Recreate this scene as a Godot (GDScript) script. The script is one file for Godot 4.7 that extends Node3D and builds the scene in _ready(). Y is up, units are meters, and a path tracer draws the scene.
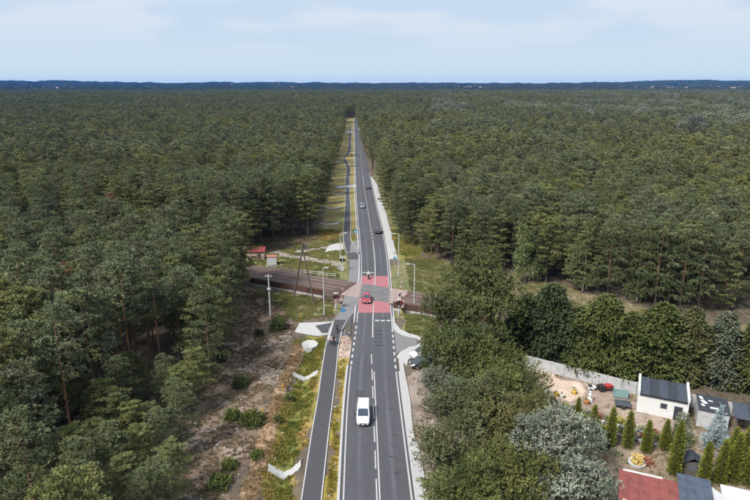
extends Node3D
# Aerial view over a road that crosses a double-track railway in a pine forest.
# Camera height 44 m at the origin, looking along -z. Units are metres.

const ROAD = [[-36,-2.91,0.94,4.53],[-40,-3.03,0.84,4.42],[-44,-3.16,0.73,4.32],[-48,-3.28,0.62,4.21],[-52,-3.4,0.52,4.11],[-56,-3.52,0.41,4.0],[-60,-3.63,0.32,3.9],[-64,-3.73,0.23,3.8],[-68,-3.82,0.14,3.7],[-72,-3.89,0.05,3.6],[-76,-3.94,-0.05,3.5],[-80,-3.95,-0.14,3.42],[-84,-3.93,-0.23,3.35],[-88,-3.86,-0.32,3.3],[-92,-3.77,-0.38,3.27],[-96,-3.67,-0.42,3.25],[-100,-3.57,-0.43,3.24],[-104,-3.49,-0.42,3.22],[-108,-3.43,-0.38,3.21],[-112,-3.38,-0.32,3.2],[-116,-3.33,-0.24,3.19],[-120,-3.28,-0.16,3.18],[-124,-3.24,-0.08,3.18],[-128,-3.22,-0.02,3.17],[-132,-3.24,0.03,3.17],[-136,-3.29,0.04,3.17],[-140,-3.38,0.02,3.16],[-144,-3.5,-0.03,3.12],[-148,-3.63,-0.12,3.06],[-152,-3.79,-0.22,2.99],[-156,-3.97,-0.34,2.89],[-160,-4.15,-0.48,2.78],[-164,-4.34,-0.63,2.66],[-168,-4.53,-0.8,2.54],[-172,-4.73,-0.98,2.4],[-176,-4.93,-1.17,2.26],[-180,-5.12,-1.36,2.1],[-184,-5.32,-1.55,1.94],[-188,-5.51,-1.74,1.76],[-192,-5.71,-1.92,1.57],[-196,-5.9,-2.09,1.36],[-200,-6.09,-2.27,1.16],[-204,-6.27,-2.44,0.97],[-208,-6.45,-2.62,0.78],[-212,-6.62,-2.8,0.6],[-216,-6.79,-2.98,0.43],[-220,-6.95,-3.16,0.26],[-224,-7.12,-3.34,0.1],[-228,-7.28,-3.52,-0.07],[-240,-7.77,-4.06,-0.56],[-252,-8.24,-4.58,-1.05],[-264,-8.67,-5.07,-1.55],[-276,-9.1,-5.54,-2.04],[-288,-9.53,-6.02,-2.54],[-300,-9.95,-6.5,-3.03],[-312,-10.38,-6.96,-3.52],[-324,-10.82,-7.39,-3.98],[-336,-11.26,-7.82,-4.44],[-348,-11.71,-8.25,-4.9],[-360,-12.15,-8.68,-5.36],[-372,-12.59,-9.11,-5.82],[-384,-13.03,-9.53,-6.28],[-396,-13.48,-9.96,-6.74],[-408,-13.92,-10.39,-7.2],[-420,-14.35,-10.84,-7.67],[-432,-14.78,-11.29,-8.14],[-444,-15.21,-11.75,-8.62],[-456,-15.64,-12.2,-9.09],[-468,-16.07,-12.65,-9.56],[-480,-16.5,-13.1,-10.04],[-492,-16.93,-13.56,-10.51],[-504,-17.36,-14.01,-10.98],[-516,-17.79,-14.46,-11.45],[-528,-18.22,-14.92,-11.93],[-540,-18.65,-15.37,-12.4],[-552,-19.08,-15.82,-12.87],[-564,-19.5,-16.27,-13.35],[-576,-19.93,-16.73,-13.82],[-588,-20.37,-17.18,-14.3],[-600,-20.8,-17.66,-14.8],[-612,-21.25,-18.15,-15.31],[-624,-21.69,-18.64,-15.82],[-636,-22.13,-19.13,-16.34],[-648,-22.58,-19.62,-16.85],[-660,-23.02,-20.1,-17.36],[-672,-23.47,-20.59,-17.88],[-684,-23.91,-21.08,-18.39],[-696,-24.35,-21.57,-18.91],[-708,-24.8,-22.06,-19.42],[-720,-25.24,-22.55,-19.93],[-732,-25.68,-23.04,-20.45],[-744,-26.13,-23.53,-20.96],[-756,-26.57,-24.02,-21.47],[-772,-27.6,-24.6,-21.6],[-784,-26.4,-23.4,-20.4],[-796,-22,-19,-16],[-806,-15,-12,-9],[-816,-1,2,5]]          # z, left edge line x, centre line x, right edge line x
const PATH_L = [[-7.9,-40],[-8.1,-54.3],[-8.3,-67.8],[-8.3,-75.4],[-8.5,-84.6],[-8.6,-92.7],[-8.5,-96.0],[-8.5,-100.4],[-7.9,-105.2],[-7.0,-109.3],[-6.6,-116.1],[-6.4,-122.3],[-6.1,-129.2],[-6.5,-143.5],[-7.9,-152.8],[-9.3,-165.5],[-10.4,-191.7],[-11.3,-217.0],[-12.7,-249.5],[-14.1,-276.8],[-15.4,-318.1],[-17.7,-339.0],[-19.9,-362.8],[-18.9,-378.7],[-18.7,-408.3],[-23.5,-532.0],[-28.3,-664.9]]
const PATH_R = [[-5.7,-40],[-5.9,-54.3],[-6.1,-67.8],[-6.1,-75.4],[-6.2,-84.6],[-6.4,-92.7],[-6.3,-96.0],[-6.2,-100.4],[-5.4,-105.2],[-4.0,-109.3],[-3.3,-116.1],[-3.3,-122.3],[-3.3,-129.2],[-3.9,-143.5],[-4.4,-152.8],[-7.2,-165.5],[-8.2,-191.7],[-9.3,-217.0],[-11.0,-249.5],[-12.1,-276.8],[-13.4,-318.1],[-15.6,-339.0],[-18.5,-362.8],[-16.8,-378.7],[-16.7,-408.3],[-21.3,-532.0],[-26.8,-664.9]]
const EDGE_LN = [[-21, -30], [-21.5, -54.3], [-22.2, -57.6], [-24.6, -67.8], [-24.2, -75.4], [-25.2, -91.9], [-25.6, -100.4], [-28, -116.1], [-29.6, -125.7]]
const EDGE_LF = [[-32.9,-143.5],[-30.2,-158.9],[-22.0,-165.5],[-18.4,-170.2],[-18.5,-191.7],[-18.9,-226.9],[-19.5,-262.5],[-22.0,-330.4],[-23.6,-408.3],[-28.3,-532.0],[-37.1,-738.1]]
const EDGE_R = [[-25, -765], [-16, -591], [-8, -408], [-3.4, -310], [0.8, -283], [3.2, -237.7], [5.2, -199.5], [7.2, -165.5], [10.5, -150]]
const EDGE_RZ = [[10.5, -150], [14, -145], [23.6, -138.5], [36.2, -128.5], [48.8, -118.2], [56.2, -110.8], [63.5, -105.6], [71.2, -101.5], [200, -38]]
const DITCH_AX = [[-11.4,-97.3],[-11.6,-94.3],[-11.2,-83.9],[-11.0,-68.9],[-10.8,-59.4],[-10.5,-53.5],[-10.3,-48.4]]
const BANK = [[-13.0,-93.9],[-13.6,-84.6],[-14.2,-75.4],[-13.9,-65.5],[-13.9,-57.6],[-13.9,-54.3],[-13.5,-49.8]]
const TRACK1 = [[-27.2,-152.8],[-22.6,-149.0],[-17.0,-146.2],[-10.2,-142.6],[-7.5,-138.4]]
const TRACK2 = [[-20.4,-152.8],[-15.8,-155.8],[-12.1,-157.9]]
const DEAD = [[-154.8, -272.6], [-68.9, -149.8], [-47.6, -132.3], [-49.5, -88.1]]
const CAM_H := 44.0

var rng := RandomNumberGenerator.new()
var names := {}
var M := {}
var noise := FastNoiseLite.new()
var noise2 := FastNoiseLite.new()

# ------------------------------------------------------------------ mesh building
class MB:
	var v := PackedVector3Array()
	var n := PackedVector3Array()
	var c := PackedColorArray()
	var uv := PackedVector2Array()
	var col := Color(1, 1, 1)
	func tri(a: Vector3, b: Vector3, d: Vector3, out := Vector3.ZERO) -> void:
		var m := (d - a).cross(b - a)
		if out != Vector3.ZERO and m.dot(out) < 0.0:
			var t := b; b = d; d = t; m = -m
		m = m.normalized()
		v.append(a); v.append(b); v.append(d)
		n.append(m); n.append(m); n.append(m)
		c.append(col); c.append(col); c.append(col)
	func quad(a: Vector3, b: Vector3, d: Vector3, e: Vector3, out := Vector3.ZERO) -> void:
		tri(a, b, d, out); tri(a, d, e, out)
	func box(p: Vector3, s: Vector3, bs := Basis()) -> void:
		var x := bs.x * s.x * 0.5
		var y := bs.y * s.y * 0.5
		var z := bs.z * s.z * 0.5
		for k in [[x, y, z], [y, z, x], [z, x, y]]:
			for sg in [1.0, -1.0]:
				var o: Vector3 = k[0] * sg
				quad(p + o + k[1] + k[2], p + o - k[1] + k[2], p + o - k[1] - k[2], p + o + k[1] - k[2], o)
	func bar(a: Vector3, b: Vector3, w: float, h: float) -> void:
		var z := (b - a).normalized()
		var x := Vector3.UP.cross(z)
		x = Vector3.RIGHT if x.length() < 0.01 else x.normalized()
		box((a + b) * 0.5, Vector3(w, h, (b - a).length()), Basis(x, z.cross(x), z))
	func tube(pts: Array, rad: Array, seg := 7, cap := true) -> void:
		var rings := []
		for i in pts.size():
			var d: Vector3 = (pts[min(i + 1, pts.size() - 1)] - pts[max(i - 1, 0)]).normalized()
			var x := d.cross(Vector3(0.31, 0.17, 0.93) if abs(d.y) > 0.7 else Vector3.UP).normalized()
			var y := d.cross(x)
			var r := []
			for k in seg:
				var a := TAU * k / seg
				r.append([pts[i] + (x * cos(a) + y * sin(a)) * rad[i], x * cos(a) + y * sin(a)])
			rings.append(r)
		for i in pts.size() - 1:
			for k in seg:
				var k2 := (k + 1) % seg
				smooth4(rings[i][k], rings[i][k2], rings[i + 1][k2], rings[i + 1][k])
		if cap:
			for e in [0, pts.size() - 1]:
				var o: Vector3 = pts[e] - pts[1 if e == 0 else e - 1]
				for k in seg:
					tri(pts[e], rings[e][k][0], rings[e][(k + 1) % seg][0], o)
	func smooth4(a, b, d, e) -> void:
		for t in [[a, b, d], [a, d, e]]:
			var q: Array = t
			if (q[2][0] - q[0][0]).cross(q[1][0] - q[0][0]).dot(q[0][1] + q[1][1] + q[2][1]) < 0.0:
				q = [q[0], q[2], q[1]]
			for w in q:
				v.append(w[0]); n.append(w[1]); c.append(col)
	func lathe(p: Vector3, prof: Array, seg := 12, axis := Basis()) -> void:
		for i in prof.size() - 1:
			for k in seg:
				var a0 := TAU * k / seg
				var a1 := TAU * (k + 1) / seg
				var q := []
				for w in [[i, a0], [i, a1], [i + 1, a1], [i + 1, a0]]:
					q.append(p + axis * Vector3(cos(w[1]) * prof[w[0]][0], prof[w[0]][1], sin(w[1]) * prof[w[0]][0]))
				var d := Vector2(prof[i + 1][0] - prof[i][0], prof[i + 1][1] - prof[i][1])
				var am := (a0 + a1) * 0.5
				quad(q[0], q[1], q[2], q[3], axis * Vector3(cos(am) * d.y, -d.x, sin(am) * d.y))
	func leaf(p: Vector3, d: Vector3, ln: float, wd: float, side: Vector3) -> void:
		var s := d.cross(side).normalized() * wd * 0.5
		var m := p + d * ln * 0.55
		tri(p, m + s, p + d * ln); tri(p, p + d * ln, m - s)
	func poly(pts: PackedVector2Array, y: float, skirt := 0.0) -> void:
		var ix := Geometry2D.triangulate_polygon(pts)
		for i in range(0, ix.size(), 3):
			tri(Vector3(pts[ix[i]].x, y, pts[ix[i]].y), Vector3(pts[ix[i + 1]].x, y, pts[ix[i + 1]].y), Vector3(pts[ix[i + 2]].x, y, pts[ix[i + 2]].y), Vector3.UP)
		if skirt > 0.0:
			for i in pts.size():
				var a := pts[i]
				var b := pts[(i + 1) % pts.size()]
				quad(Vector3(a.x, y, a.y), Vector3(b.x, y, b.y), Vector3(b.x, y - skirt, b.y), Vector3(a.x, y - skirt, a.y))
	func ribbon(l: Array, r: Array, y: float, skirt := 0.1) -> void:
		for i in l.size() - 1:
			var a := Vector3(l[i][0], y, l[i][1])
			var b := Vector3(r[i][0], y, r[i][1])
			var d := Vector3(r[i + 1][0], y, r[i + 1][1])
			var e := Vector3(l[i + 1][0], y, l[i + 1][1])
			quad(a, b, d, e, Vector3.UP)
			var dn := Vector3(0, -skirt, 0)
			quad(a, e, e + dn, a + dn, a - b)
			quad(b, d, d + dn, b + dn, b - a)
			if i == 0: quad(a, b, b + dn, a + dn, a - e)
			if i == l.size() - 2: quad(e, d, d + dn, e + dn, e - a)
	func mesh(m: Material) -> ArrayMesh:
		var am := ArrayMesh.new()
		var ar := []
		ar.resize(Mesh.ARRAY_MAX)
		ar[Mesh.ARRAY_VERTEX] = v; ar[Mesh.ARRAY_NORMAL] = n; ar[Mesh.ARRAY_COLOR] = c
		if uv.size() == v.size(): ar[Mesh.ARRAY_TEX_UV] = uv
		am.add_surface_from_arrays(Mesh.PRIMITIVE_TRIANGLES, ar)
		am.surface_set_material(0, m)
		return am

func numbered(called: String) -> String:
	var k: int = names.get(called, 0)
	names[called] = k + 1
	return called if k == 0 else "%s_%03d" % [called, k]

func put(called: String, mb, m: Material, parent = null) -> MeshInstance3D:
	var o := MeshInstance3D.new()
	o.mesh = mb.mesh(m) if mb is MB else mb
	o.name = numbered(called) if parent == null else called
	(self if parent == null else parent).add_child(o, true)
	return o

func tag(o, label: String, category: String, group := "", kind := ""):
	o.set_meta("label", label); o.set_meta("category", category)
	if group != "": o.set_meta("group", group)
	if kind != "": o.set_meta("kind", kind)
	return o

func thing(called: String, label: String, category: String, at := Vector3.ZERO, turn := 0.0, group := "") -> Node3D:
	var o := Node3D.new()
	o.name = numbered(called)
	add_child(o)
	o.position = at; o.rotation.y = turn
	tag(o, label, category, group)
	return o

func copy(src: Node3D, called: String, at: Vector3, turn := 0.0, label := "", sc := Vector3.ONE) -> Node3D:
	var o: Node3D = src.duplicate()
	o.name = numbered(called)
	add_child(o)
	o.position = at; o.rotation = Vector3(0, turn, 0); o.scale = sc
	if label != "": o.set_meta("label", label)
	return o

func structure(o):
	o.set_meta("kind", "structure")
	return o

# ------------------------------------------------------------------ materials
func lin(r: float, g: float, b: float) -> Color:
	return Color(r, g, b).linear_to_srgb()

func grain(size: int, freq: float, lo: float, hi: float, sd: int, oct := 4) -> ImageTexture:
	var fn := FastNoiseLite.new()
	fn.seed = sd; fn.frequency = freq; fn.fractal_octaves = oct; fn.noise_type = FastNoiseLite.TYPE_SIMPLEX_SMOOTH
	var im := fn.get_seamless_image(size, size)
	im.convert(Image.FORMAT_RGB8)
	for y in size:
		for x in size:
			var k: float = lerp(lo, hi, im.get_pixel(x, y).r)
			im.set_pixel(x, y, Color(k, k, k))
	im.generate_mipmaps()
	return ImageTexture.create_from_image(im)

func mat(c: Color, rough := 0.8, tex: Texture2D = null, sc := 1.0, vc := false, metal := 0.0) -> StandardMaterial3D:
	var m := StandardMaterial3D.new()
	m.albedo_color = c; m.roughness = rough; m.metallic = metal
	m.vertex_color_use_as_albedo = vc
	if tex:
		m.albedo_texture = tex
		m.uv1_triplanar = true; m.uv1_world_triplanar = true
		m.uv1_scale = Vector3(sc, sc, sc)
	return m

func make_materials() -> void:
	var g1 := grain(256, 0.03, 0.55, 1.25, 3, 5)
	var g2 := grain(256, 0.08, 0.62, 1.2, 8, 4)
	var g3 := grain(256, 0.012, 0.78, 1.14, 12, 5)
	var g4 := grain(256, 0.03, 0.93, 1.05, 17, 5)
	M.ground = mat(Color(1, 1, 1), 0.95, g2, 0.21, true)
	M.leaf = mat(Color(1, 1, 1), 0.75, null, 1.0, true)
	M.leaf.metallic_specular = 0.25
	M.bark = mat(Color(1, 1, 1), 0.9, g2, 0.9, true)
	M.vc = mat(Color(1, 1, 1), 0.7, null, 1.0, true)
	M.vcg = mat(Color(1, 1, 1), 0.75, g2, 0.33, true)
	M.asphalt = mat(lin(0.084, 0.084, 0.098), 0.85, g4, 0.11)
	M.asphalt.vertex_color_use_as_albedo = true
	M.path = mat(lin(0.042, 0.042, 0.047), 0.85, g4, 0.13)
	M.paving = mat(lin(0.165, 0.16, 0.165), 0.85, g2, 0.4)
	M.pale = mat(lin(0.345, 0.34, 0.34), 0.85, grain(256, 0.06, 0.8, 1.12, 31, 4), 0.35)
	M.paint = mat(lin(0.42, 0.42, 0.415), 0.6, grain(256, 0.05, 0.62, 1.15, 41, 4), 1.1)
	M.rough_pale = mat(lin(0.40, 0.395, 0.385), 0.9, grain(256, 0.07, 0.5, 1.3, 43, 4), 0.5)
	M.red_paint = mat(lin(0.32, 0.115, 0.13), 0.75, g2, 0.3)
	M.deck = mat(lin(0.105, 0.107, 0.11), 0.85, g3, 0.35)
	M.pink = mat(lin(0.29, 0.215, 0.20), 0.85, g2, 0.6)
	M.ballast = mat(lin(0.10, 0.056, 0.042), 0.95, grain(256, 0.2, 0.45, 1.4, 5, 2), 0.5)
	M.rail = mat(lin(0.42, 0.36, 0.34), 0.4, null, 1.0, false, 0.7)
	M.sleeper = mat(lin(0.12, 0.09, 0.08), 0.9, g2, 0.8)
	M.concrete = mat(lin(0.35, 0.353, 0.357), 0.85, g3, 0.25)
	M.white = mat(lin(0.53, 0.53, 0.525), 0.7, g4, 0.22)
	M.bright = mat(lin(0.62, 0.62, 0.61), 0.7)
	M.pole = mat(lin(0.38, 0.38, 0.38), 0.5)
	M.timber = mat(lin(0.085, 0.073, 0.063), 0.9, g2, 1.2)
	M.rust = mat(lin(0.075, 0.033, 0.021), 0.8, g1, 0.3)
	M.greenpost = mat(lin(0.035, 0.055, 0.04), 0.6)
	M.black = mat(lin(0.015, 0.015, 0.017), 0.5)
	M.rubber = mat(lin(0.02, 0.02, 0.02), 0.85)
	M.glass = mat(lin(0.02, 0.03, 0.045), 0.06)
	M.glass.metallic_specular = 0.9
	M.felt = mat(lin(0.038, 0.047, 0.066), 0.75, g3, 0.4)
	M.felt2 = mat(lin(0.024, 0.028, 0.037), 0.75, g3, 0.4)
	M.felt3 = mat(lin(0.075, 0.085, 0.10), 0.75, g3, 0.4)
	M.redroof = mat(lin(0.17, 0.042, 0.034), 0.6, g3, 0.2)
	M.blueroof = mat(lin(0.048, 0.062, 0.09), 0.6, g3, 0.2)
	M.lamp_red = mat(lin(0.25, 0.02, 0.02), 0.2)
	M.blue = mat(lin(0.02, 0.16, 0.36), 0.4)
	M.yellow = mat(lin(0.42, 0.23, 0.02), 0.5)
	M.redsign = mat(lin(0.30, 0.02, 0.02), 0.45)
	M.chrome = mat(lin(0.5, 0.5, 0.5), 0.25, null, 1.0, false, 0.9)
	M.headlight = mat(lin(0.75, 0.78, 0.8), 0.12)
	M.cloth = mat(Color(1, 1, 1), 0.85, null, 1.0, true)

func paint_mat(c: Color) -> StandardMaterial3D:
	var m := mat(c, 0.35)
	m.clearcoat_enabled = true; m.clearcoat = 0.8; m.clearcoat_roughness = 0.08
	return m

# ------------------------------------------------------------------ plan of the place
func at_z(tab: Array, z: float) -> float:   # x on a polyline of [x, z] with z falling
	for i in tab.size() - 1:
		if tab[i + 1][1] <= z and z <= tab[i][1]:
			return lerp(float(tab[i][0]), float(tab[i + 1][0]), (z - tab[i][1]) / (tab[i + 1][1] - tab[i][1]))
	return tab[0][0] if z > tab[0][1] else tab[-1][0]

func at_x(tab: Array, x: float) -> float:   # z on a polyline of [x, z] with x rising
	for i in tab.size() - 1:
		if tab[i][0] <= x and x <= tab[i + 1][0]:
			return lerp(float(tab[i][1]), float(tab[i + 1][1]), (x - tab[i][0]) / (tab[i + 1][0] - tab[i][0]))
	return tab[0][1] if x < tab[0][0] else tab[-1][1]

func road_at(z: float) -> Vector3:           # left, centre, right x
	for i in ROAD.size() - 1:
		if ROAD[i + 1][0] <= z and z <= ROAD[i][0]:
			var t: float = (z - ROAD[i][0]) / (ROAD[i + 1][0] - ROAD[i][0])
			return Vector3(lerp(float(ROAD[i][1]), float(ROAD[i + 1][1]), t), lerp(float(ROAD[i][2]), float(ROAD[i + 1][2]), t), lerp(float(ROAD[i][3]), float(ROAD[i + 1][3]), t))
	var e: Array = ROAD[0] if z > -50 else ROAD[-1]
	return Vector3(e[1], e[2], e[3])

func rail_z(x: float) -> float:
	return -120.4 + 0.476 * x

func dist_line(p: Vector2, tab: Array) -> float:
	var best := 1e9
	for i in tab.size() - 1:
		var q := Geometry2D.get_closest_point_to_segment(p, Vector2(tab[i][0], tab[i][1]), Vector2(tab[i + 1][0], tab[i + 1][1]))
		best = min(best, p.distance_squared_to(q))
	return sqrt(best)

func is_forest(x: float, z: float) -> bool:
	var rz := rail_z(x)
	if abs(z - rz) < 7.5: return false
	if z < rz:
		if z > -143.5 and x < -34.0: return true
		if x < 20.0 and z <= -143.5 and z > -738.0 and x < at_z(EDGE_LF, z): return true
		if z < -820.0: return true
		if z < -738.0:
			return x < -38.0 or (x > -16.0 + max(0.0, (-765.0 - z)) * 0.9 and z > -812.0)
		if x > 10.5: return z < at_x(EDGE_RZ, x)
		return z < -150.0 and x > at_z_up(EDGE_R, z)
	return z > rz and x < at_z(EDGE_LN, z)

func at_z_up(tab: Array, z: float) -> float:  # the same as at_z for z rising
	for i in tab.size() - 1:
		if tab[i][1] <= z and z <= tab[i + 1][1]:
			return lerp(float(tab[i][0]), float(tab[i + 1][0]), (z - tab[i][1]) / (tab[i + 1][1] - tab[i][1]))
	return tab[0][0] if z < tab[0][1] else tab[-1][0]

func seen(p: Vector3, margin := 0.0) -> bool:  # inside the picture, give or take a margin in shares of it
	var pit := 0.27694
	var d := -p.z * cos(pit) - (p.y - CAM_H) * sin(pit)
	if d < 5.0: return false
	var dn := -(p.y - CAM_H) * cos(pit) + p.z * sin(pit)
	return abs(p.x / d) < 0.642 * (1.0 + margin) and dn / d < 0.428 * (1.0 + margin)

func hill(x: float, z: float) -> float:
	var d := sqrt(x * x + z * z)
	var a: float = x / max(-z, 1.0)
	var rise := smoothstep(3300.0, 5600.0, d) * 17.0
	var ridge: float = 13.0 + 27.0 * exp(-pow((a + 0.56) / 0.15, 2.0)) + 12.0 * exp(-pow((a + 0.17) / 0.12, 2.0)) + 34.0 * exp(-pow((a - 0.53) / 0.13, 2.0)) + noise.get_noise_2d(a * 1500.0, 7.0) * 13.0 + noise2.get_noise_2d(a * 6000.0, d * 0.05) * 5.0
	return rise + smoothstep(6000.0, 8400.0, d) * ridge * 1.0

# ------------------------------------------------------------------ ground
var zones := []
var gx0 := -46.0
var gz0 := -44.0
var gs := 0.4
var gnx := 305
var gnz := 345
var ghgt := PackedFloat32Array()
var gcol := PackedColorArray()
var ggrass := PackedFloat32Array()
var pad_polys := []
const LININGS = [[-10.9, -84.2], [-10.8, -60.6]]

func zone(pts: Array, a: Color, b: Color, grass: float) -> void:
	var p := PackedVector2Array()
	var r := Rect2(pts[0][0], pts[0][1], 0, 0)
	for q in pts:
		p.append(Vector2(q[0], q[1])); r = r.expand(Vector2(q[0], q[1]))
	zones.append([p, r.grow(1.5), a, b, grass])

func ground_color(x: float, z: float) -> Array:
	var wx := x + noise2.get_noise_2d(x * 9.0, z * 9.0) * 2.6
	var wz := z + noise2.get_noise_2d(x * 9.0 + 300.0, z * 9.0) * 2.6
	var k := clampf(0.5 + noise.get_noise_2d(x * 10.0, z * 10.0) * 0.9 + noise2.get_noise_2d(x * 60.0, z * 60.0) * 0.55, 0.0, 1.0)
	var c := Color(0.075, 0.058, 0.04).lerp(Color(0.12, 0.092, 0.065), k)
	var gr := 0.05
	var q := Vector2(wx, wz)
	for zn in zones:
		if zn[1].has_point(q) and Geometry2D.is_point_in_polygon(q, zn[0]):
			c = zn[2].lerp(zn[3], k) * 0.8; gr = zn[4]
	return [c, gr]

func make_ground() -> void:
	zone([[-25.8,-54.3],[-25.5,-59.4],[-26.2,-68.9],[-25.4,-78.3],[-26.3,-93.9],[-28.4,-113.2],[-29.1,-124.3],[-6.3,-114.9],[-5.0,-107.7],[-14.4,-104.2],[-16.6,-93.9],[-15.5,-75.4],[-15.3,-65.5],[-14.8,-54.3]], Color(0.135, 0.092, 0.064), Color(0.25, 0.18, 0.128), 0.3)
	zone([[-33, -60], [-20, -60], [-15, -80], [-17, -92], [-24, -86], [-26, -70]], Color(0.17, 0.12, 0.086), Color(0.29, 0.215, 0.158), 0.3)
	zone([[-25.1,-122.3],[-6.2,-113.7],[-6.0,-108.8],[-11.1,-105.7],[-14.5,-104.7],[-18.7,-109.3],[-23.1,-116.1]], Color(0.115, 0.12, 0.04), Color(0.22, 0.205, 0.085), 0.9)
	zone([[-38.1,-141.8],[-32.5,-162.2],[-22.3,-167.8],[-18.1,-180.4],[-9.5,-180.4],[-6.4,-143.5],[-6.3,-128.5],[-15.8,-134.8],[-33.1,-142.2]], Color(0.13, 0.14, 0.045), Color(0.27, 0.25, 0.095), 0.9)
	zone([[-46, -180], [-34, -150], [-18, -160], [-16, -180]], Color(0.09, 0.07, 0.045), Color(0.17, 0.12, 0.07), 0.3)
	zone([[-19, -240], [-17, -163], [-10.5, -165], [-13, -250]], Color(0.27, 0.145, 0.062), Color(0.31, 0.25, 0.07), 0.8)
	zone([[-10.5, -240], [-7.3, -162], [-4.8, -162], [-8.3, -240]], Color(0.22, 0.21, 0.045), Color(0.34, 0.27, 0.07), 0.8)
	zone([[-46, -800], [-17, -175], [-3, -175], [-20, -800]], Color(0.19, 0.205, 0.05), Color(0.33, 0.235, 0.09), 0.6)
	zone([[-1, -300], [2.4, -240], [4.2, -200], [6.2, -165], [16, -150], [11, -180], [8, -240], [4, -300]], Color(0.10, 0.11, 0.03), Color(0.2, 0.18, 0.06), 0.6)
	zone([[-13.2,-99.0],[-8.0,-95.1],[-8.3,-88.1],[-8.3,-75.9],[-8.5,-66.6],[-8.2,-54.3],[-7.9,-49.8],[-12.8,-49.8],[-13.2,-55.9],[-13.2,-65.5],[-13.3,-75.4],[-13.2,-85.3]], Color(0.15, 0.17, 0.022), Color(0.38, 0.255, 0.085), 0.9)
	zone([[-5.8,-49.8],[-5.8,-54.3],[-5.9,-67.8],[-6.1,-84.6],[-6.2,-97.7],[-4.2,-97.7],[-4.0,-92.7],[-4.2,-78.3],[-4.1,-67.8],[-3.7,-54.3],[-3.8,-49.8]], Color(0.22, 0.19, 0.025), Color(0.40, 0.285, 0.075), 0.9)
	zone([[-6.2,-99.0],[-4.0,-99.0],[-3.9,-91.1],[-5.7,-88.9]], Color(0.33, 0.22, 0.165), Color(0.55, 0.43, 0.36), 0.1)
	zone([[7.1,-183.1],[11.1,-170.2],[13.9,-147.1],[5.4,-143.5],[4.0,-175.1]], Color(0.14, 0.15, 0.035), Color(0.28, 0.24, 0.06), 0.9)
	zone([[3.0,-136.8],[5.4,-143.5],[13.3,-149.0],[24.0,-140.9],[38.5,-129.2],[48.5,-118.5],[27.0,-100.4],[5.5,-121.0],[2.9,-122.3]], Color(0.12, 0.13, 0.045), Color(0.24, 0.215, 0.10), 0.9)
	zone([[3.1,-112.6],[11.4,-109.3],[11.7,-96.8],[9.0,-96.8],[6.8,-99.0],[4.5,-105.2],[3.4,-107.7]], Color(0.13, 0.145, 0.045), Color(0.27, 0.25, 0.10), 0.9)
	zone([[29.9,-132.9],[38.9,-130.6],[48.3,-117.9],[55.9,-110.9],[63.0,-105.2],[76.5,-99.5],[70.8,-91.1],[51.1,-100.4],[44.0,-106.2],[30.7,-116.1]], Color(0.15, 0.15, 0.05), Color(0.36, 0.275, 0.20), 0.5)
	zone([[5.4,-86.0],[12.0,-84.6],[12.9,-70.1],[7.9,-51.2],[5.1,-51.2],[5.2,-67.8]], Color(0.17, 0.13, 0.105), Color(0.36, 0.29, 0.25), 0.12)
	zone([[20, -46], [24, -87], [51, -71], [60, -64], [60, -46]], Color(0.16, 0.115, 0.075), Color(0.31, 0.24, 0.17), 0.15)
	zone([[24, -76], [29.5, -73], [42, -65], [41, -72], [36, -77], [26, -84.5]], Color(0.27, 0.20, 0.155), Color(0.42, 0.325, 0.265), 0.03)
	zone([[25.6,-83.9],[27.6,-84.3],[30.2,-80.7],[30.1,-77.7],[28.3,-75.7],[26.6,-77.1],[25.7,-79.5]], Color(0.53, 0.40, 0.31), Color(0.68, 0.54, 0.44), 0.0)
	for q in [[[-14.8,-99.5],[-14.4,-103.7],[-11.7,-103.9],[-7.9,-104.4],[-8.1,-98.6],[-10.3,-97.7],[-11.5,-98.1]], [[-11.3,-102.3],[-8.1,-103.9],[-8.5,-99.0],[-9.7,-98.8]], [[3.5,-100.8],[4.6,-98.6],[6.3,-97.3],[7.5,-96.6],[7.4,-93.9],[5.7,-92.9],[4.1,-91.1],[3.4,-89.6]], [[-13.6,-152.8],[-13.0,-159.5],[-10.9,-161.6],[-9.2,-161.6],[-8.7,-155.3],[-10.7,-154.3]], [[-7.0,-162.2],[-4.5,-166.7],[-3.8,-152.8],[-6.8,-151.8]], [[-7.7,-151.8],[-5.2,-152.3],[-4.3,-149.0],[-4.2,-145.7],[-6.9,-145.5]], [[-18.1,-255.8],[-16.6,-259.8],[-13.5,-261.1],[-8.6,-263.8],[-8.4,-255.8],[-13.2,-254.5],[-15.3,-253.3]]]:
		for g in Geometry2D.offset_polygon(p2(q), 0.5):
			var r := Rect2(g[0], Vector2.ZERO)
			for e in g: r = r.expand(e)
			pad_polys.append([g, r])
	var mb := MB.new()
	ghgt.resize(gnx * gnz); gcol.resize(gnx * gnz); ggrass.resize(gnx * gnz)
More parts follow.
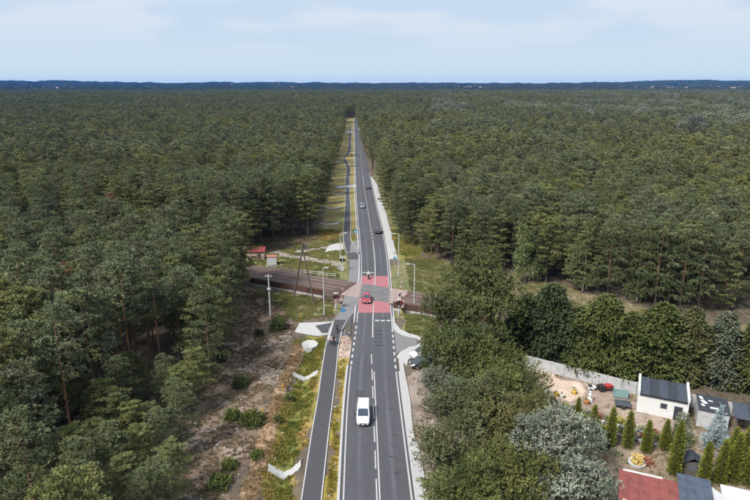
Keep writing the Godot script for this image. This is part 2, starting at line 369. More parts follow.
	for j in gnz:
		var z := gz0 - j * gs
		var rd := road_at(z)
		var pl := at_z(PATH_L, z)
		var pr := at_z(PATH_R, z)
		for i in gnx:
			var x := gx0 + i * gs
			var p := Vector2(x, z)
			var y := noise2.get_noise_2d(x * 20.0, z * 20.0) * 0.09 + noise.get_noise_2d(x * 4.0, z * 4.0) * 0.12
			var ci := ground_color(x, z)
			var paved: bool = in_pad(p) or (x > rd.x - 1.0 and x < rd.z + 2.6) or (x > pl - 0.5 and x < pr + 0.5)
			if z < -108.0 and z > -150.0 and x > -8.5 and x < 8.0: paved = true
			var zr := z - rail_z(x)
			if abs(zr) < 8.0: y = 0.0
			if x > -32.0 and x < -7.8 and z > -104.0:
				var dd := dist_line(p, DITCH_AX)
				if dd < 2.2: y = y * 0.5 - 0.95 * (1.0 - dd / 2.2)
				if dd < 1.15 + noise2.get_noise_2d(x * 30.0, z * 30.0) * 0.8: ci = [Color(0.085, 0.105, 0.02).lerp(Color(0.20, 0.175, 0.035), 0.5 + noise2.get_noise_2d(x * 60.0, z * 60.0)), 1.0]
				var db := dist_line(p, BANK)
				var wob := 0.95 + noise2.get_noise_2d(x * 25.0, z * 25.0) * 0.5
				if db < wob + 0.3 and not paved:
					y += 0.22 * (1.0 - db / (wob + 0.3))
					if db < wob: ci = [Color(0.21, 0.13, 0.075).lerp(Color(0.33, 0.225, 0.145), 0.5 + noise2.get_noise_2d(x * 70.0, z * 70.0)), 0.85]
			if z < -134.0 and x < -8.0 and x > -34.0:
				var dt: float = min(dist_line(p, TRACK1), dist_line(p, TRACK2) + 0.4)
				if dt < 1.5 + noise2.get_noise_2d(x * 30.0, z * 30.0) * 1.2:
					ci = [Color(0.22, 0.185, 0.155).lerp(Color(0.31, 0.27, 0.24), 0.5 + noise2.get_noise_2d(x * 50.0, z * 50.0)), 0.08]
			if x > -33.0 and x < -13.0 and z > -98.0 and z < -50.0:   # churned rubble left by the works
				var rub := noise.get_noise_2d(x * 13.0 + 90.0, z * 13.0)
				if rub > 0.33 and noise2.get_noise_2d(x * 90.0, z * 90.0) > 0.06: ci = [Color(0.26, 0.21, 0.18), 0.0]
			if paved: y = min(y, 0.0) * 0.3 - 0.07
			ghgt[j * gnx + i] = y
			gcol[j * gnx + i] = ci[0]
			ggrass[j * gnx + i] = -1.0 if paved or abs(zr) < 5.4 else ci[1]
	for j in gnz - 1:
		for i in gnx - 1:
			var ks := [j * gnx + i, j * gnx + i + 1, (j + 1) * gnx + i + 1, (j + 1) * gnx + i]
			var ps := []
			for q in 4:
				var ii: int = i + (1 if q == 1 or q == 2 else 0)
				var jj: int = j + (1 if q > 1 else 0)
				ps.append(Vector3(gx0 + ii * gs, ghgt[ks[q]], gz0 - jj * gs))
			var nn: Vector3 = (ps[2] - ps[0]).cross(ps[3] - ps[1])
			nn = nn.normalized() if nn.y > 0 else -nn.normalized()
			for q in [0, 2, 1, 0, 3, 2]:
				mb.v.append(ps[q]); mb.n.append(nn); mb.c.append(gcol[ks[q]])
	# the road's corridor far ahead
	var zb := gz0 - (gnz - 1) * gs
	var xb := gx0 + (gnx - 1) * gs
	var cz := zb
	while cz > -830.0:
		var st := 1.5 if cz > -320.0 else 4.0
		var cxx := -60.0
		while cxx < 20.0:
			var y0 := -0.04
			var ps2 := [Vector3(cxx, y0, cz), Vector3(cxx + 1.0, y0, cz), Vector3(cxx + 1.0, y0, cz - st), Vector3(cxx, y0, cz - st)]
			var cs := []
			for q in ps2: cs.append(ground_color(q.x, q.z)[0])
			for q in [0, 2, 1, 0, 3, 2]:
				mb.v.append(ps2[q]); mb.n.append(Vector3.UP); mb.c.append(cs[q])
			cxx += 1.0
		cz -= st
	# everything beyond, out to the foot of the hills
	mb.col = Color(0.085, 0.068, 0.045)
	var yb := -0.04
	for r in [[-9000, gx0, 300, zb], [xb, 9000, 300, zb], [gx0, xb, 300, gz0], [-9000, -60, zb, -9500], [20, 9000, zb, -9500], [-60, 20, cz, -9500]]:
		mb.quad(Vector3(r[0], yb, r[2]), Vector3(r[1], yb, r[2]), Vector3(r[1], yb, r[3]), Vector3(r[0], yb, r[3]), Vector3.UP)
	structure(put("ground", mb, M.ground))

func in_pad(p: Vector2) -> bool:
	for q in pad_polys:
		if q[1].has_point(p) and Geometry2D.is_point_in_polygon(p, q[0]): return true
	return false

func near_ground(x: float, z: float) -> int:
	var i := int(round((x - gx0) / gs))
	var j := int(round((gz0 - z) / gs))
	if i < 0 or j < 0 or i >= gnx or j >= gnz: return -1
	return j * gnx + i

func gy(x: float, z: float) -> float:
	var k := near_ground(x, z)
	return ghgt[k] if k >= 0 else -0.04

func make_grass() -> void:
	var mb := MB.new()
	for k in 15:
		var a := rng.randf() * TAU
		var tilt := rng.randf_range(0.15, 0.9)
		var d := Vector3(cos(a) * tilt, 1.0, sin(a) * tilt).normalized()
		mb.leaf(Vector3(cos(a + 1.0), 0, sin(a + 1.0)) * rng.randf() * 0.16, d, rng.randf_range(0.13, 0.3), 0.055, Vector3(sin(a * 3.0), 0.2, cos(a * 3.0)))
	var xf := []
	var cl := []
	var tries := 0
	while xf.size() < 90000 and tries < 600000:
		tries += 1
		var z := -46.0 - 132.0 * rng.randf()
		var x := rng.randf_range(-45.0, 75.0)
		var k := near_ground(x, z)
		if k < 0 or ggrass[k] <= 0.0: continue
		if rng.randf() > ggrass[k] * clampf(0.75 + noise.get_noise_2d(x * 22.0, z * 22.0) * 1.6, 0.06, 1.0): continue
		if not seen(Vector3(x, 0, z), 0.08): continue
		var bare := false
		for q in LININGS:
			if abs(x - q[0]) < 2.0 and abs(z - q[1] - 0.6) < 0.8: bare = true
		if bare: continue
		var s := rng.randf_range(0.6, 1.35)
		xf.append(Transform3D(Basis(Vector3.UP, rng.randf() * TAU).scaled(Vector3(s, s * rng.randf_range(0.7, 1.3), s)), Vector3(x, ghgt[k] - 0.02, z)))
		var c: Color = gcol[k]
		var w := rng.randf_range(0.75, 1.3)
		c = c.lerp(Color(0.13, 0.135, 0.04), 0.25)
		cl.append(Color(c.r * w * rng.randf_range(0.9, 1.12), c.g * w, c.b * w))
	var g := multi("grass", mb.mesh(M.leaf), xf, cl, self)
	tag(g, "low yellowish grass and weeds along the road, ditch and railway", "grass", "", "stuff")
	var st := MB.new()
	st.lathe(Vector3.ZERO, [[0.0, -0.05], [0.13, 0.0], [0.1, 0.08], [0.0, 0.11]], 6)
	var xs := []
	var cs := []
	for k in 1500:
		var z := -50.0 - 58.0 * rng.randf()
		var x := rng.randf_range(-33.0, -12.0)
		if k % 4 == 0:
			x = rng.randf_range(4.8, 10.0); z = rng.randf_range(-84.0, -50.0)
		if k % 9 == 0:
			x = rng.randf_range(-5.9, -4.3); z = rng.randf_range(-104.0, -50.0)
		var q := near_ground(x, z)
		if q < 0 or ggrass[q] < 0.0 or noise.get_noise_2d(x * 13.0 + 90.0, z * 13.0) < rng.randf_range(-0.25, 0.3): continue
		var s := rng.randf_range(0.5, 1.7)
		xs.append(Transform3D(Basis(Vector3(rng.randf(), 1, rng.randf()).normalized(), rng.randf() * TAU).scaled(Vector3(s, s * 0.7, s * rng.randf_range(0.6, 1.2))), Vector3(x, ghgt[q] + 0.01, z)))
		var b := rng.randf_range(0.14, 0.36)
		cs.append(Color(b, b * 0.9, b * 0.83))
	tag(multi("stones", st.mesh(M.vc), xs, cs, self), "pale stones and rubble strewn over the bare soil", "stones", "", "stuff")

func multi(called: String, mesh: Mesh, xf: Array, cl: Array, parent: Node) -> MultiMeshInstance3D:
	var mm := MultiMesh.new()
	mm.transform_format = MultiMesh.TRANSFORM_3D
	mm.use_colors = true
	mm.mesh = mesh
	mm.instance_count = xf.size()
	for i in xf.size():
		mm.set_instance_transform(i, xf[i]); mm.set_instance_color(i, cl[i])
	var o := MultiMeshInstance3D.new()
	o.multimesh = mm; o.name = called
	parent.add_child(o, true)
	return o

# ------------------------------------------------------------------ road, paths, railway
func strip(tabl: Callable, z0: float, z1: float, step: float, offl: float, offr: float) -> Array:
	var l := []
	var r := []
	var n := int(ceil(abs(z1 - z0) / step))
	for i in n + 1:
		var z: float = lerp(z0, z1, float(i) / n)
		var x: float = tabl.call(z)
		l.append([x + offl, z]); r.append([x + offr, z])
	return [l, r]

func p2(a: Array) -> PackedVector2Array:
	var o := PackedVector2Array()
	for q in a: o.append(Vector2(q[0], q[1]))
	return o

func make_roads() -> void:
	var road := Node3D.new()
	road.name = "road"; add_child(road); structure(road)
	var mb := MB.new()
	# the carriageway, in strips across so that the wheel-polished bands are their own tone
	var bands := [[0.0, 1.0], [0.07, 1.0], [0.13, 1.03], [0.21, 0.92], [0.26, 1.38], [0.31, 0.94], [0.42, 0.95], [0.5, 1.0], [0.58, 0.96], [0.685, 0.96], [0.735, 1.3], [0.785, 0.95], [0.88, 1.0], [1.0, 1.0]]
	for i in ROAD.size() - 1:
		var a: Array = ROAD[i]
		var b: Array = ROAD[i + 1]
		for k in bands.size() - 1:
			var ps := []
			var cs := []
			for w in [[a, k], [a, k + 1], [b, k + 1], [b, k]]:
				var e: Array = w[0]
				var t: float = bands[w[1]][0]
				var x: float = lerp(e[1] - 0.4, e[3] + 0.35, t)
				ps.append(Vector3(x, 0.04, e[0]))
				var tone: float = 1.0 + (bands[w[1]][1] - 1.0) * (1.0 + noise.get_noise_2d(e[0] * 9.0, t * 50.0) * 1.6)
				tone *= 1.0 + noise.get_noise_2d(e[0] * 3.0, 40.0 + t * 9.0) * 0.12
				cs.append(Color(tone, tone, tone) / 1.6)
			for q in [0, 2, 1, 0, 3, 2]:
				mb.v.append(ps[q]); mb.n.append(Vector3.UP); mb.c.append(cs[q])
		mb.col = Color(0.62, 0.62, 0.62)
		mb.quad(Vector3(a[3] + 0.35, 0.04, a[0]), Vector3(b[3] + 0.35, 0.04, b[0]), Vector3(b[3] + 0.35, -0.1, b[0]), Vector3(a[3] + 0.35, -0.1, a[0]), Vector3.RIGHT)
	put("asphalt", mb, M.asphalt, road)
	var lx := func(z): return road_at(z).x
	var cx := func(z): return road_at(z).y
	var rx := func(z): return road_at(z).z
	var line := func(called: String, f: Callable, z0: float, z1: float, off: float, w: float):
		var m := MB.new()
		var s := strip(f, z0, z1, 4.0, off - w / 2, off + w / 2)
		m.ribbon(s[0], s[1], 0.048, 0.006)
		put(called, m, M.paint, road)
	line.call("edge_line", lx, -36.0, -86.0, 0.0, 0.16)
	line.call("edge_line", lx, -104.0, -780.0, 0.0, 0.17)
	line.call("edge_line", rx, -36.0, -84.0, 0.0, 0.2)
	line.call("edge_line", rx, -100.5, -113.0, 0.0, 0.18)
	line.call("edge_line", rx, -121.5, -300.0, 0.0, 0.17)
	line.call("centre_line", cx, -36.0, -84.0, 0.09, 0.16)
	line.call("centre_line", cx, -97.0, -112.0, 0.0, 0.22)
	line.call("centre_line", cx, -126.0, -162.0, 0.0, 0.22)
	line.call("centre_line", cx, -112.0, -126.0, 0.0, 0.16)
	var z := -38.0
	while z > -92.0:                        # broken line beside the solid one
		line.call("lane_dash", cx, z, z - 3.6, -0.24, 0.16); z -= 5.4
	z = -163.0
	while z > -262.0:
		line.call("lane_dash", cx, z, z - 2.4, 0.0, 0.2); z -= 3.9
	line.call("centre_line", cx, -262.0, -292.0, 0.0, 0.16)
	z = -296.0
	while z > -420.0:
		line.call("lane_dash", cx, z, z - 4.0, 0.0, 0.2); z -= 9.0
	z = -86.5
	while z > -103.0:                       # short blocks across the mouths of the side roads
		line.call("edge_dash", lx, z, z - 1.2, 0.02, 0.28)
		if z < -86.0: line.call("edge_dash", rx, z + 1.5, z + 0.3, 0.0, 0.3)
		z -= 2.4
	for k in 3:                             # stop lines
		var e := road_at(-104.6)
		var m := MB.new()
		var w := (e.z - e.y - 0.4) / 3.0
		m.box(Vector3(e.y + 0.3 + w * (k + 0.5), 0.046, -104.8), Vector3(w - 0.3, 0.012, 0.6))
		put("stop_line_block", m, M.paint, road)
	var e2 := road_at(-134.5)
	var sl := MB.new()
	sl.box(Vector3((e2.x + e2.y) / 2, 0.046, -134.6), Vector3(e2.y - e2.x - 0.5, 0.012, 0.45))
	put("stop_line", sl, M.paint, road)
	for k in 5:                             # dark sealed joints before the stop line
		var m := MB.new()
		var ez := -93.6 - k * 1.6
		var ex := road_at(ez)
		m.box(Vector3(ex.y + 1.05, 0.043, ez), Vector3(1.5, 0.008, 0.55), Basis(Vector3.UP, 0.12 - 0.03 * k))
		put("tar_patch", m, mat(lin(0.028, 0.028, 0.031), 0.7), road)
	for ez in [-135.8, -138.6, -143.0, -62.0, -58.8, -66.5, -73.0]:
		var m := MB.new()
		var ex := road_at(ez)
		m.box(Vector3(ex.y if ez < -100.0 else ex.y + rng.randf_range(1.0, 2.6), 0.042, ez), Vector3(6.4 if ez < -100.0 else 0.5, 0.005, 0.09 if ez < -100.0 else 0.22), Basis(Vector3.UP, 0.03))
		put("tar_seam", m, M.black, road)
	for k in 22:                            # sealed cracks and small repairs
		var m := MB.new()
		var ez := -50.0 - 6.6 * k - rng.randf() * 3.0
		if ez < -106.0 and ez > -134.0: continue
		var ex := road_at(ez)
		var px: float = lerp(ex.x + 0.8, ex.z - 0.8, rng.randf())
		if abs(px - ex.y) < 0.7: px += 1.5
		if k % 4 == 0:
			m.box(Vector3(px, 0.0415, ez), Vector3(rng.randf_range(0.8, 1.5), 0.005, rng.randf_range(1.2, 3.0)))
			put("repair_patch", m, M.path, road)
		else:
			var cur := Vector3(px, 0.0415, ez)
			for q in 5:
				var nx := cur + Vector3(rng.randf_range(-0.12, 0.12), 0, -rng.randf_range(0.4, 0.9))
				m.bar(cur, nx, 0.045, 0.004)
				cur = nx
			put("sealed_crack", m, M.black, road)
	for r in [[[-3.1,-131.9],[-0.0,-131.9],[-0.2,-124.8],[-3.1,-125.7]], [[0.2,-131.9],[3.1,-131.9],[3.0,-123.0],[0.1,-124.6]], [[-3.4,-117.3],[-0.4,-116.1],[-0.5,-108.8],[-3.4,-108.8]], [[-0.2,-115.9],[3.0,-114.3],[3.1,-108.8],[-0.3,-108.8]]]:
		var m := MB.new()
		m.poly(p2(r), 0.052, 0.02)
		put("red_surface", m, M.red_paint, road)
	# kerbs on both sides of the carriageway
	for q in [[lx, -36.0, -86.0, -0.72, -0.42], [lx, -104.0, -112.5, -0.7, -0.42], [lx, -126.5, -150.0, -0.72, -0.42], [lx, -156.0, -700.0, -0.75, -0.42], [rx, -36.0, -84.0, 0.36, 0.62], [rx, -99.5, -112.0, 0.36, 0.6], [rx, -121.5, -146.0, 0.36, 0.6]]:
		var m := MB.new()
		var s := strip(q[0], q[1], q[2], 4.0, q[3], q[4])
		m.ribbon(s[0], s[1], 0.13, 0.22)
		put("kerb", m, M.pale, road)
	# footway of pale slabs beside the right lane
	var fw := Node3D.new()
	fw.name = "footway"; add_child(fw); structure(fw)
	var fm := MB.new()
	var wl := []
	var wr := []
	for i in 27:
		var fz := -36.0 - i * 2.0
		var ex := road_at(fz)
		wl.append([ex.z + 0.62, fz]); wr.append([ex.z + 1.45 + 0.12 * sin(i * 0.7) + (0.25 if fz > -66.0 else 0.0), fz])
	fm.ribbon(wl, wr, 0.115, 0.2)
	put("slabs", fm, M.pale, fw)
	for i in 46:
		var fz := -38.0 - i
		var ex := road_at(fz)
		var jm := MB.new()
		jm.box(Vector3(ex.z + 1.02, 0.117, fz), Vector3(0.78, 0.003, 0.03))
		put("joint", jm, M.paving, fw)
	wl = []; wr = []
	for i in 40:
		var fz := -146.0 - i * 3.6
		var ex := road_at(fz)
		var wd := 2.2 if fz < -150.0 else 2.2
		wl.append([ex.z + 0.35, fz]); wr.append([ex.z + wd * (1.0 if i < 32 else (40.0 - i) / 8.0) + 0.5 + noise.get_noise_1d(fz * 14.0) * 0.4, fz])
	var fm2 := MB.new()
	fm2.ribbon(wl, wr, 0.07, 0.2)
	put("gravel", fm2, M.pale, fw)
	# cycle path
	var cp := Node3D.new()
	cp.name = "cycle_path"; add_child(cp); structure(cp)
	for seg in [[0, 8, M.path, 0.035, "asphalt"], [8, 14, M.paving, 0.05, "paving"], [14, PATH_L.size() - 1, M.path, 0.035, "asphalt"]]:
		var m := MB.new()
		m.ribbon(PATH_L.slice(seg[0], seg[1] + 1), PATH_R.slice(seg[0], seg[1] + 1), seg[3], 0.15)
		put(seg[4], m, seg[2], cp)
		for side in [PATH_L, PATH_R]:
			if seg[4] == "paving": continue
			var a := []
			var b := []
			for q in side.slice(seg[0], seg[1] + 1):
				a.append([q[0] - 0.07, q[1]]); b.append([q[0] + 0.07, q[1]])
			var km := MB.new()
			km.ribbon(a, b, 0.07, 0.2)
			put("kerb", km, M.pale, cp)
	# side accesses and pads
	var pads := [["access_apron", [[-14.8,-99.5],[-14.4,-103.7],[-11.7,-103.9],[-7.9,-104.4],[-8.1,-98.6],[-10.3,-97.7],[-11.5,-98.1]], M.pale, 0.045], ["access_asphalt", [[-11.3,-102.3],[-8.1,-103.9],[-8.5,-99.0],[-9.7,-98.8]], M.path, 0.056], ["side_road", [[3.5,-100.8],[4.6,-98.6],[6.3,-97.3],[7.5,-96.6],[7.4,-93.9],[5.7,-92.9],[4.1,-91.1],[3.4,-89.6]], M.paving, 0.03],
		["access_apron", [[-13.6,-152.8],[-13.0,-159.5],[-10.9,-161.6],[-9.2,-161.6],[-8.7,-155.3],[-10.7,-154.3]], M.pale, 0.045], ["access_paving", [[-7.0,-162.2],[-4.5,-166.7],[-3.8,-152.8],[-6.8,-151.8]], M.paving, 0.06], ["access_asphalt", [[-7.7,-151.8],[-5.2,-152.3],[-4.3,-149.0],[-4.2,-145.7],[-6.9,-145.5]], M.path, 0.062], ["access_apron", [[-18.1,-255.8],[-16.6,-259.8],[-13.5,-261.1],[-8.6,-263.8],[-8.4,-255.8],[-13.2,-254.5],[-15.3,-253.3]], M.pale, 0.05], ["access_apron", [[-29.2,-578.4],[-20.5,-580.9],[-19.9,-563.7],[-28.2,-558.9]], M.pale, 0.05]]
	for q in pads:
		var m := MB.new()
		m.poly(p2(q[1]), q[3], 0.15)
		structure(put(q[0], m, q[2]))
	for q in [[[[3.4,-107.7],[3.8,-103.7],[4.7,-100.6],[6.1,-98.8],[7.5,-97.9],[8.7,-97.7]], [[3.4,-100.8],[4.0,-99.3],[4.9,-97.9],[6.3,-97.0],[7.5,-96.6],[7.9,-95.6]]], [[[5.2,-86.0],[5.5,-88.1],[6.5,-89.2],[7.6,-90.4],[8.9,-93.5]], [[3.6,-89.2],[4.3,-91.1],[5.9,-92.9],[7.2,-93.5],[7.9,-94.5]]]]:
		var m := MB.new()
		if q[0].size() == q[1].size():
			m.ribbon(q[0], q[1], 0.1, 0.2)
		structure(put("side_road_kerb", m, M.pale))
	var gm := MB.new()
	gm.poly(p2([[-6.0, -108.2], [-4.3, -107.2], [-4.4, -97.5], [-6.0, -97.8]]), 0.03, 0.1)
	structure(put("access_asphalt", gm, M.path))

func rp(s: float, off: float) -> Vector3:    # a point s metres along the railway from where it meets x = 0, off metres to the far side
	return Vector3(0.903 * s + 0.430 * off, 0, -120.4 + 0.430 * s - 0.903 * off)

func make_railway() -> void:
	var bm := MB.new()
	var l := []
	var r := []
	for q in [[-4.5, 0.0], [-3.6, 0.2], [3.6, 0.2], [4.5, 0.0]]:
		l.append(q)
	for k in 3:
		var a: Array = l[k]
		var b: Array = l[k + 1]
		for j in 60:
			var s0 := -200.0 + j * 6.67
			var s1 := s0 + 6.67
			if s0 > -9.0 and s1 < 9.5: continue
			bm.quad(rp(s0, a[0]) + Vector3(0, a[1], 0), rp(s1, a[0]) + Vector3(0, a[1], 0), rp(s1, b[0]) + Vector3(0, b[1], 0), rp(s0, b[0]) + Vector3(0, b[1], 0), Vector3.UP)
	structure(put("railway_ballast", bm, M.ballast))
	for t in [2.05, -2.05]:
		var o := thing("railway_track", "steel rails on concrete sleepers, track beside the white cabinet" if t > 0 else "steel rails on concrete sleepers, track beside the brown panel fence", "railway track", Vector3.ZERO)
		for g in [-0.76, 0.76]:
			for sg in [[-200.0, -7.6], [7.7, 200.0], [-7.6, 7.7]]:
				var m := MB.new()
				var y: float = 0.36 if abs(sg[0]) > 7.65 or sg[1] > 100 else 0.055
				m.bar(rp(sg[0], t + g) + Vector3(0, y - 0.05, 0), rp(sg[1], t + g) + Vector3(0, y - 0.05, 0), 0.11, 0.14)
				put("rail", m, M.rail, o)
		var sm := MB.new()
		var s := -60.0
		while s < 40.0:
			if s < -7.8 or s > 8.0:
				sm.bar(rp(s, t - 1.3) + Vector3(0, 0.2, 0), rp(s, t + 1.3) + Vector3(0, 0.2, 0), 0.26, 0.12)
			s += 0.62
		put("sleepers", sm, M.sleeper, o).set_meta("kind", "stuff")
	# deck of the level crossing: slabs between and beside the rails
	var dk := Node3D.new()
	dk.name = "crossing_deck"; add_child(dk); structure(dk)
	var rows := [[-4.25, -2.92], [-2.70, -1.40], [-1.18, -0.05], [0.05, 1.18], [1.40, 2.70], [2.92, 4.25]]
	for rw in rows:
		for sg in [[-7.7, -3.55, M.pink, 3, "footpath_slab"], [-3.5, 3.35, M.deck, 4, "rubber_panel"], [3.4, 7.7, M.pink, 3, "footpath_slab"]]:
			for k in sg[3]:
				var a: float = lerp(float(sg[0]), float(sg[1]), float(k) / sg[3]) + 0.02
				var b: float = lerp(float(sg[0]), float(sg[1]), float(k + 1) / sg[3]) - 0.02
				var off: float = (rw[0] + rw[1]) * 0.5
				var m := MB.new()
				var sk := off * -0.42     # the slabs' ends follow the road's edge
				m.bar(rp(a + sk, off) + Vector3(0, 0.02, 0), rp(b + sk, off) + Vector3(0, 0.02, 0), rw[1] - rw[0], 0.09)
				put(sg[4], m, sg[2], dk)
	var fill := MB.new()
	fill.poly(PackedVector2Array([Vector2(rp(-8.2, -4.4).x, rp(-8.2, -4.4).z), Vector2(rp(9, -4.4).x, rp(9, -4.4).z), Vector2(rp(6.5, 4.4).x, rp(6.5, 4.4).z), Vector2(rp(-10, 4.4).x, rp(-10, 4.4).z)]), 0.0, 0.1)
	put("bed", fill, M.ballast, dk)
	# brown panel fence on its concrete plinth
	for part in [[-34.0, -8.6, "brown panel fence on white concrete plinth, left of the level crossing signals and utility pole"], [7.6, 40.0, "brown panel fence between the level crossing and the tall leafy tree"]]:
		var f := thing("panel_fence", part[2].replace("left of the level crossing signals and utility pole", "beside the timber A-frame pole"), "fence", rp(part[0], -7.4))
		var inv := f.transform.affine_inverse()
		var s: float = part[0]
		while s < part[1] - 0.1:
			var e: float = min(s + 2.5, part[1])
			var pm := MB.new()
			pm.bar(inv * (rp(s + 0.06, -7.4) + Vector3(0, 1.1, 0)), inv * (rp(e - 0.06, -7.4) + Vector3(0, 1.1, 0)), 0.06, 1.3)
			put("panel", pm, M.rust, f)
			var sm2 := MB.new()
			sm2.bar(inv * (rp(s + 0.06, -7.4) + Vector3(0, 0.18, 0)), inv * (rp(e - 0.06, -7.4) + Vector3(0, 0.18, 0)), 0.2, 0.5)
			put("plinth", sm2, M.pale, f)
			var qm := MB.new()
			qm.bar(inv * (rp(s, -7.4) + Vector3(0, -0.1, 0)), inv * (rp(s, -7.4) + Vector3(0, 1.9, 0)), 0.1, 0.1)
			put("post", qm, M.greenpost, f)
			s += 2.5

# ------------------------------------------------------------------ plants
func rdir() -> Vector3:
	return Vector3(rng.randf_range(-1, 1), rng.randf_range(-1, 1), rng.randf_range(-1, 1)).normalized()

func tuft(mb: MB, p: Vector3, d: Vector3, nn: int, ln: float, wd: float, spread := 0.95) -> void:
	for k in nn:
		var q := (d + rdir() * spread).normalized()
		mb.leaf(p, q, ln * rng.randf_range(0.7, 1.25), wd, (Vector3.UP + rdir() * 0.75).normalized())

func vary(c: Color, amt: float) -> Color:
	var w := 1.0 + rng.randf_range(-amt, amt)
	return Color(c.r * w * (1.0 + rng.randf_range(-amt, amt) * 0.35), c.g * w, c.b * w * (1.0 + rng.randf_range(-amt, amt) * 0.35))

func pine_crown(mb: MB, hgt: float, base: float, rad: float, nb: int, per: int, nn: int, ln: float, wd: float, ca: Color, cb: Color) -> void:
	for i in nb:
		var t := (i + 0.5) / nb
		var y: float = hgt * (base + (1.0 - base) * t * 0.97)
		var r: float = rad * (sqrt(1.0 - pow(t, 1.7)) * 0.95 + 0.07) * (lerp(0.55, 1.0, clampf(t / 0.22, 0, 1)))
		var az := i * 2.399 + rng.randf_range(-0.5, 0.5)
		var ll: float = r * rng.randf_range(0.62, 1.18)
		var d := Vector3(cos(az), lerp(0.02, 0.55, t), sin(az))
		var sd := Vector3(-sin(az), 0, cos(az))
		var tone := vary(ca.lerp(cb, rng.randf()), 0.24)
		for k in 3:
			var s: float = [0.5, 0.78, 1.0][k]
			var cc: Vector3 = Vector3(0, y, 0) + d * ll * s + sd * ll * (rng.randf_range(-0.42, 0.42) if k > 0 else rng.randf_range(-0.25, 0.25))
			var pr: float = 0.26 * ll + 0.22
			for q in per:
				var o := rdir() * sqrt(rng.randf())
				mb.col = vary(tone, 0.14)
				tuft(mb, cc + Vector3(o.x * pr, o.y * pr * 0.24 + 0.05, o.z * pr), Vector3(d.x * 0.35, 0.85, d.z * 0.35), nn, ln, wd)
	for q in per:
		mb.col = vary(ca.lerp(cb, 0.5), 0.15)
		tuft(mb, Vector3(rng.randf_range(-0.35, 0.35), hgt * rng.randf_range(0.95, 1.0), rng.randf_range(-0.35, 0.35)), Vector3(0, 1, 0), nn, ln, wd)

func puff_crown(mb: MB, hgt: float, base: float, rad: float, np: int, per: int, nn: int, ln: float, wd: float, ca: Color, cb: Color) -> void:
	for i in np:
		var t := (i + 0.5) / np
		var r: float = rad * sqrt(max(0.0, 1.0 - pow(t, 2.3))) * lerp(0.55, 1.0, clampf(t / 0.25, 0, 1))
		var az := i * 2.399 + rng.randf_range(-0.5, 0.5)
		var cc := Vector3(cos(az), 0, sin(az)) * r * rng.randf_range(0.5, 1.0) + Vector3(0, hgt * (base + (1.0 - base) * t * 0.94) + rng.randf_range(-0.4, 0.4), 0)
		var pr := rad * 0.34 * rng.randf_range(0.7, 1.3)
		var tone := vary(ca.lerp(cb, rng.randf()), 0.24)
		for q in per:
			var d := rdir()
			if d.y < -0.2: d.y = -d.y
			mb.col = vary(tone, 0.14)
			tuft(mb, cc + d * Vector3(pr, pr * 0.66, pr) * rng.randf_range(0.6, 1.05), (d * 0.8 + Vector3(0, 0.55, 0)).normalized(), nn, ln, wd)

func pine_trunk(mb: MB, hgt: float, base: float, rad: float, seg := 6, upper := Color(0.19, 0.092, 0.05)) -> void:
	var bend := Vector3(rng.randf_range(-0.25, 0.25), 0, rng.randf_range(-0.25, 0.25))
	var pts := []
	var rs := []
	for k in 6:
		var t := k / 5.0
		pts.append(Vector3(0, -0.15 + hgt * 0.96 * t, 0) + bend * sin(t * PI))
		rs.append(lerp(0.19, 0.03, t))
	for k in 5:
		mb.col = Color(0.115, 0.08, 0.06).lerp(upper, smoothstep(0.05, 0.4, k / 5.0))
		mb.tube([pts[k], pts[k + 1]], [rs[k], rs[k + 1]], seg, false)
	for k in 22:
		var y: float = hgt * lerp(base * 0.6, 0.95, rng.randf())
		var az := rng.randf() * TAU
		var ll := rad * rng.randf_range(0.3, 0.85) * (0.5 if y < hgt * base else 1.0)
		mb.col = Color(0.12, 0.085, 0.06)
		mb.tube([Vector3(0, y, 0), Vector3(cos(az) * ll, y + ll * 0.15, sin(az) * ll)], [0.045, 0.012], 4, false)

var pine_near := []     # [trunk mesh, crown mesh, height]
var pine_far := []

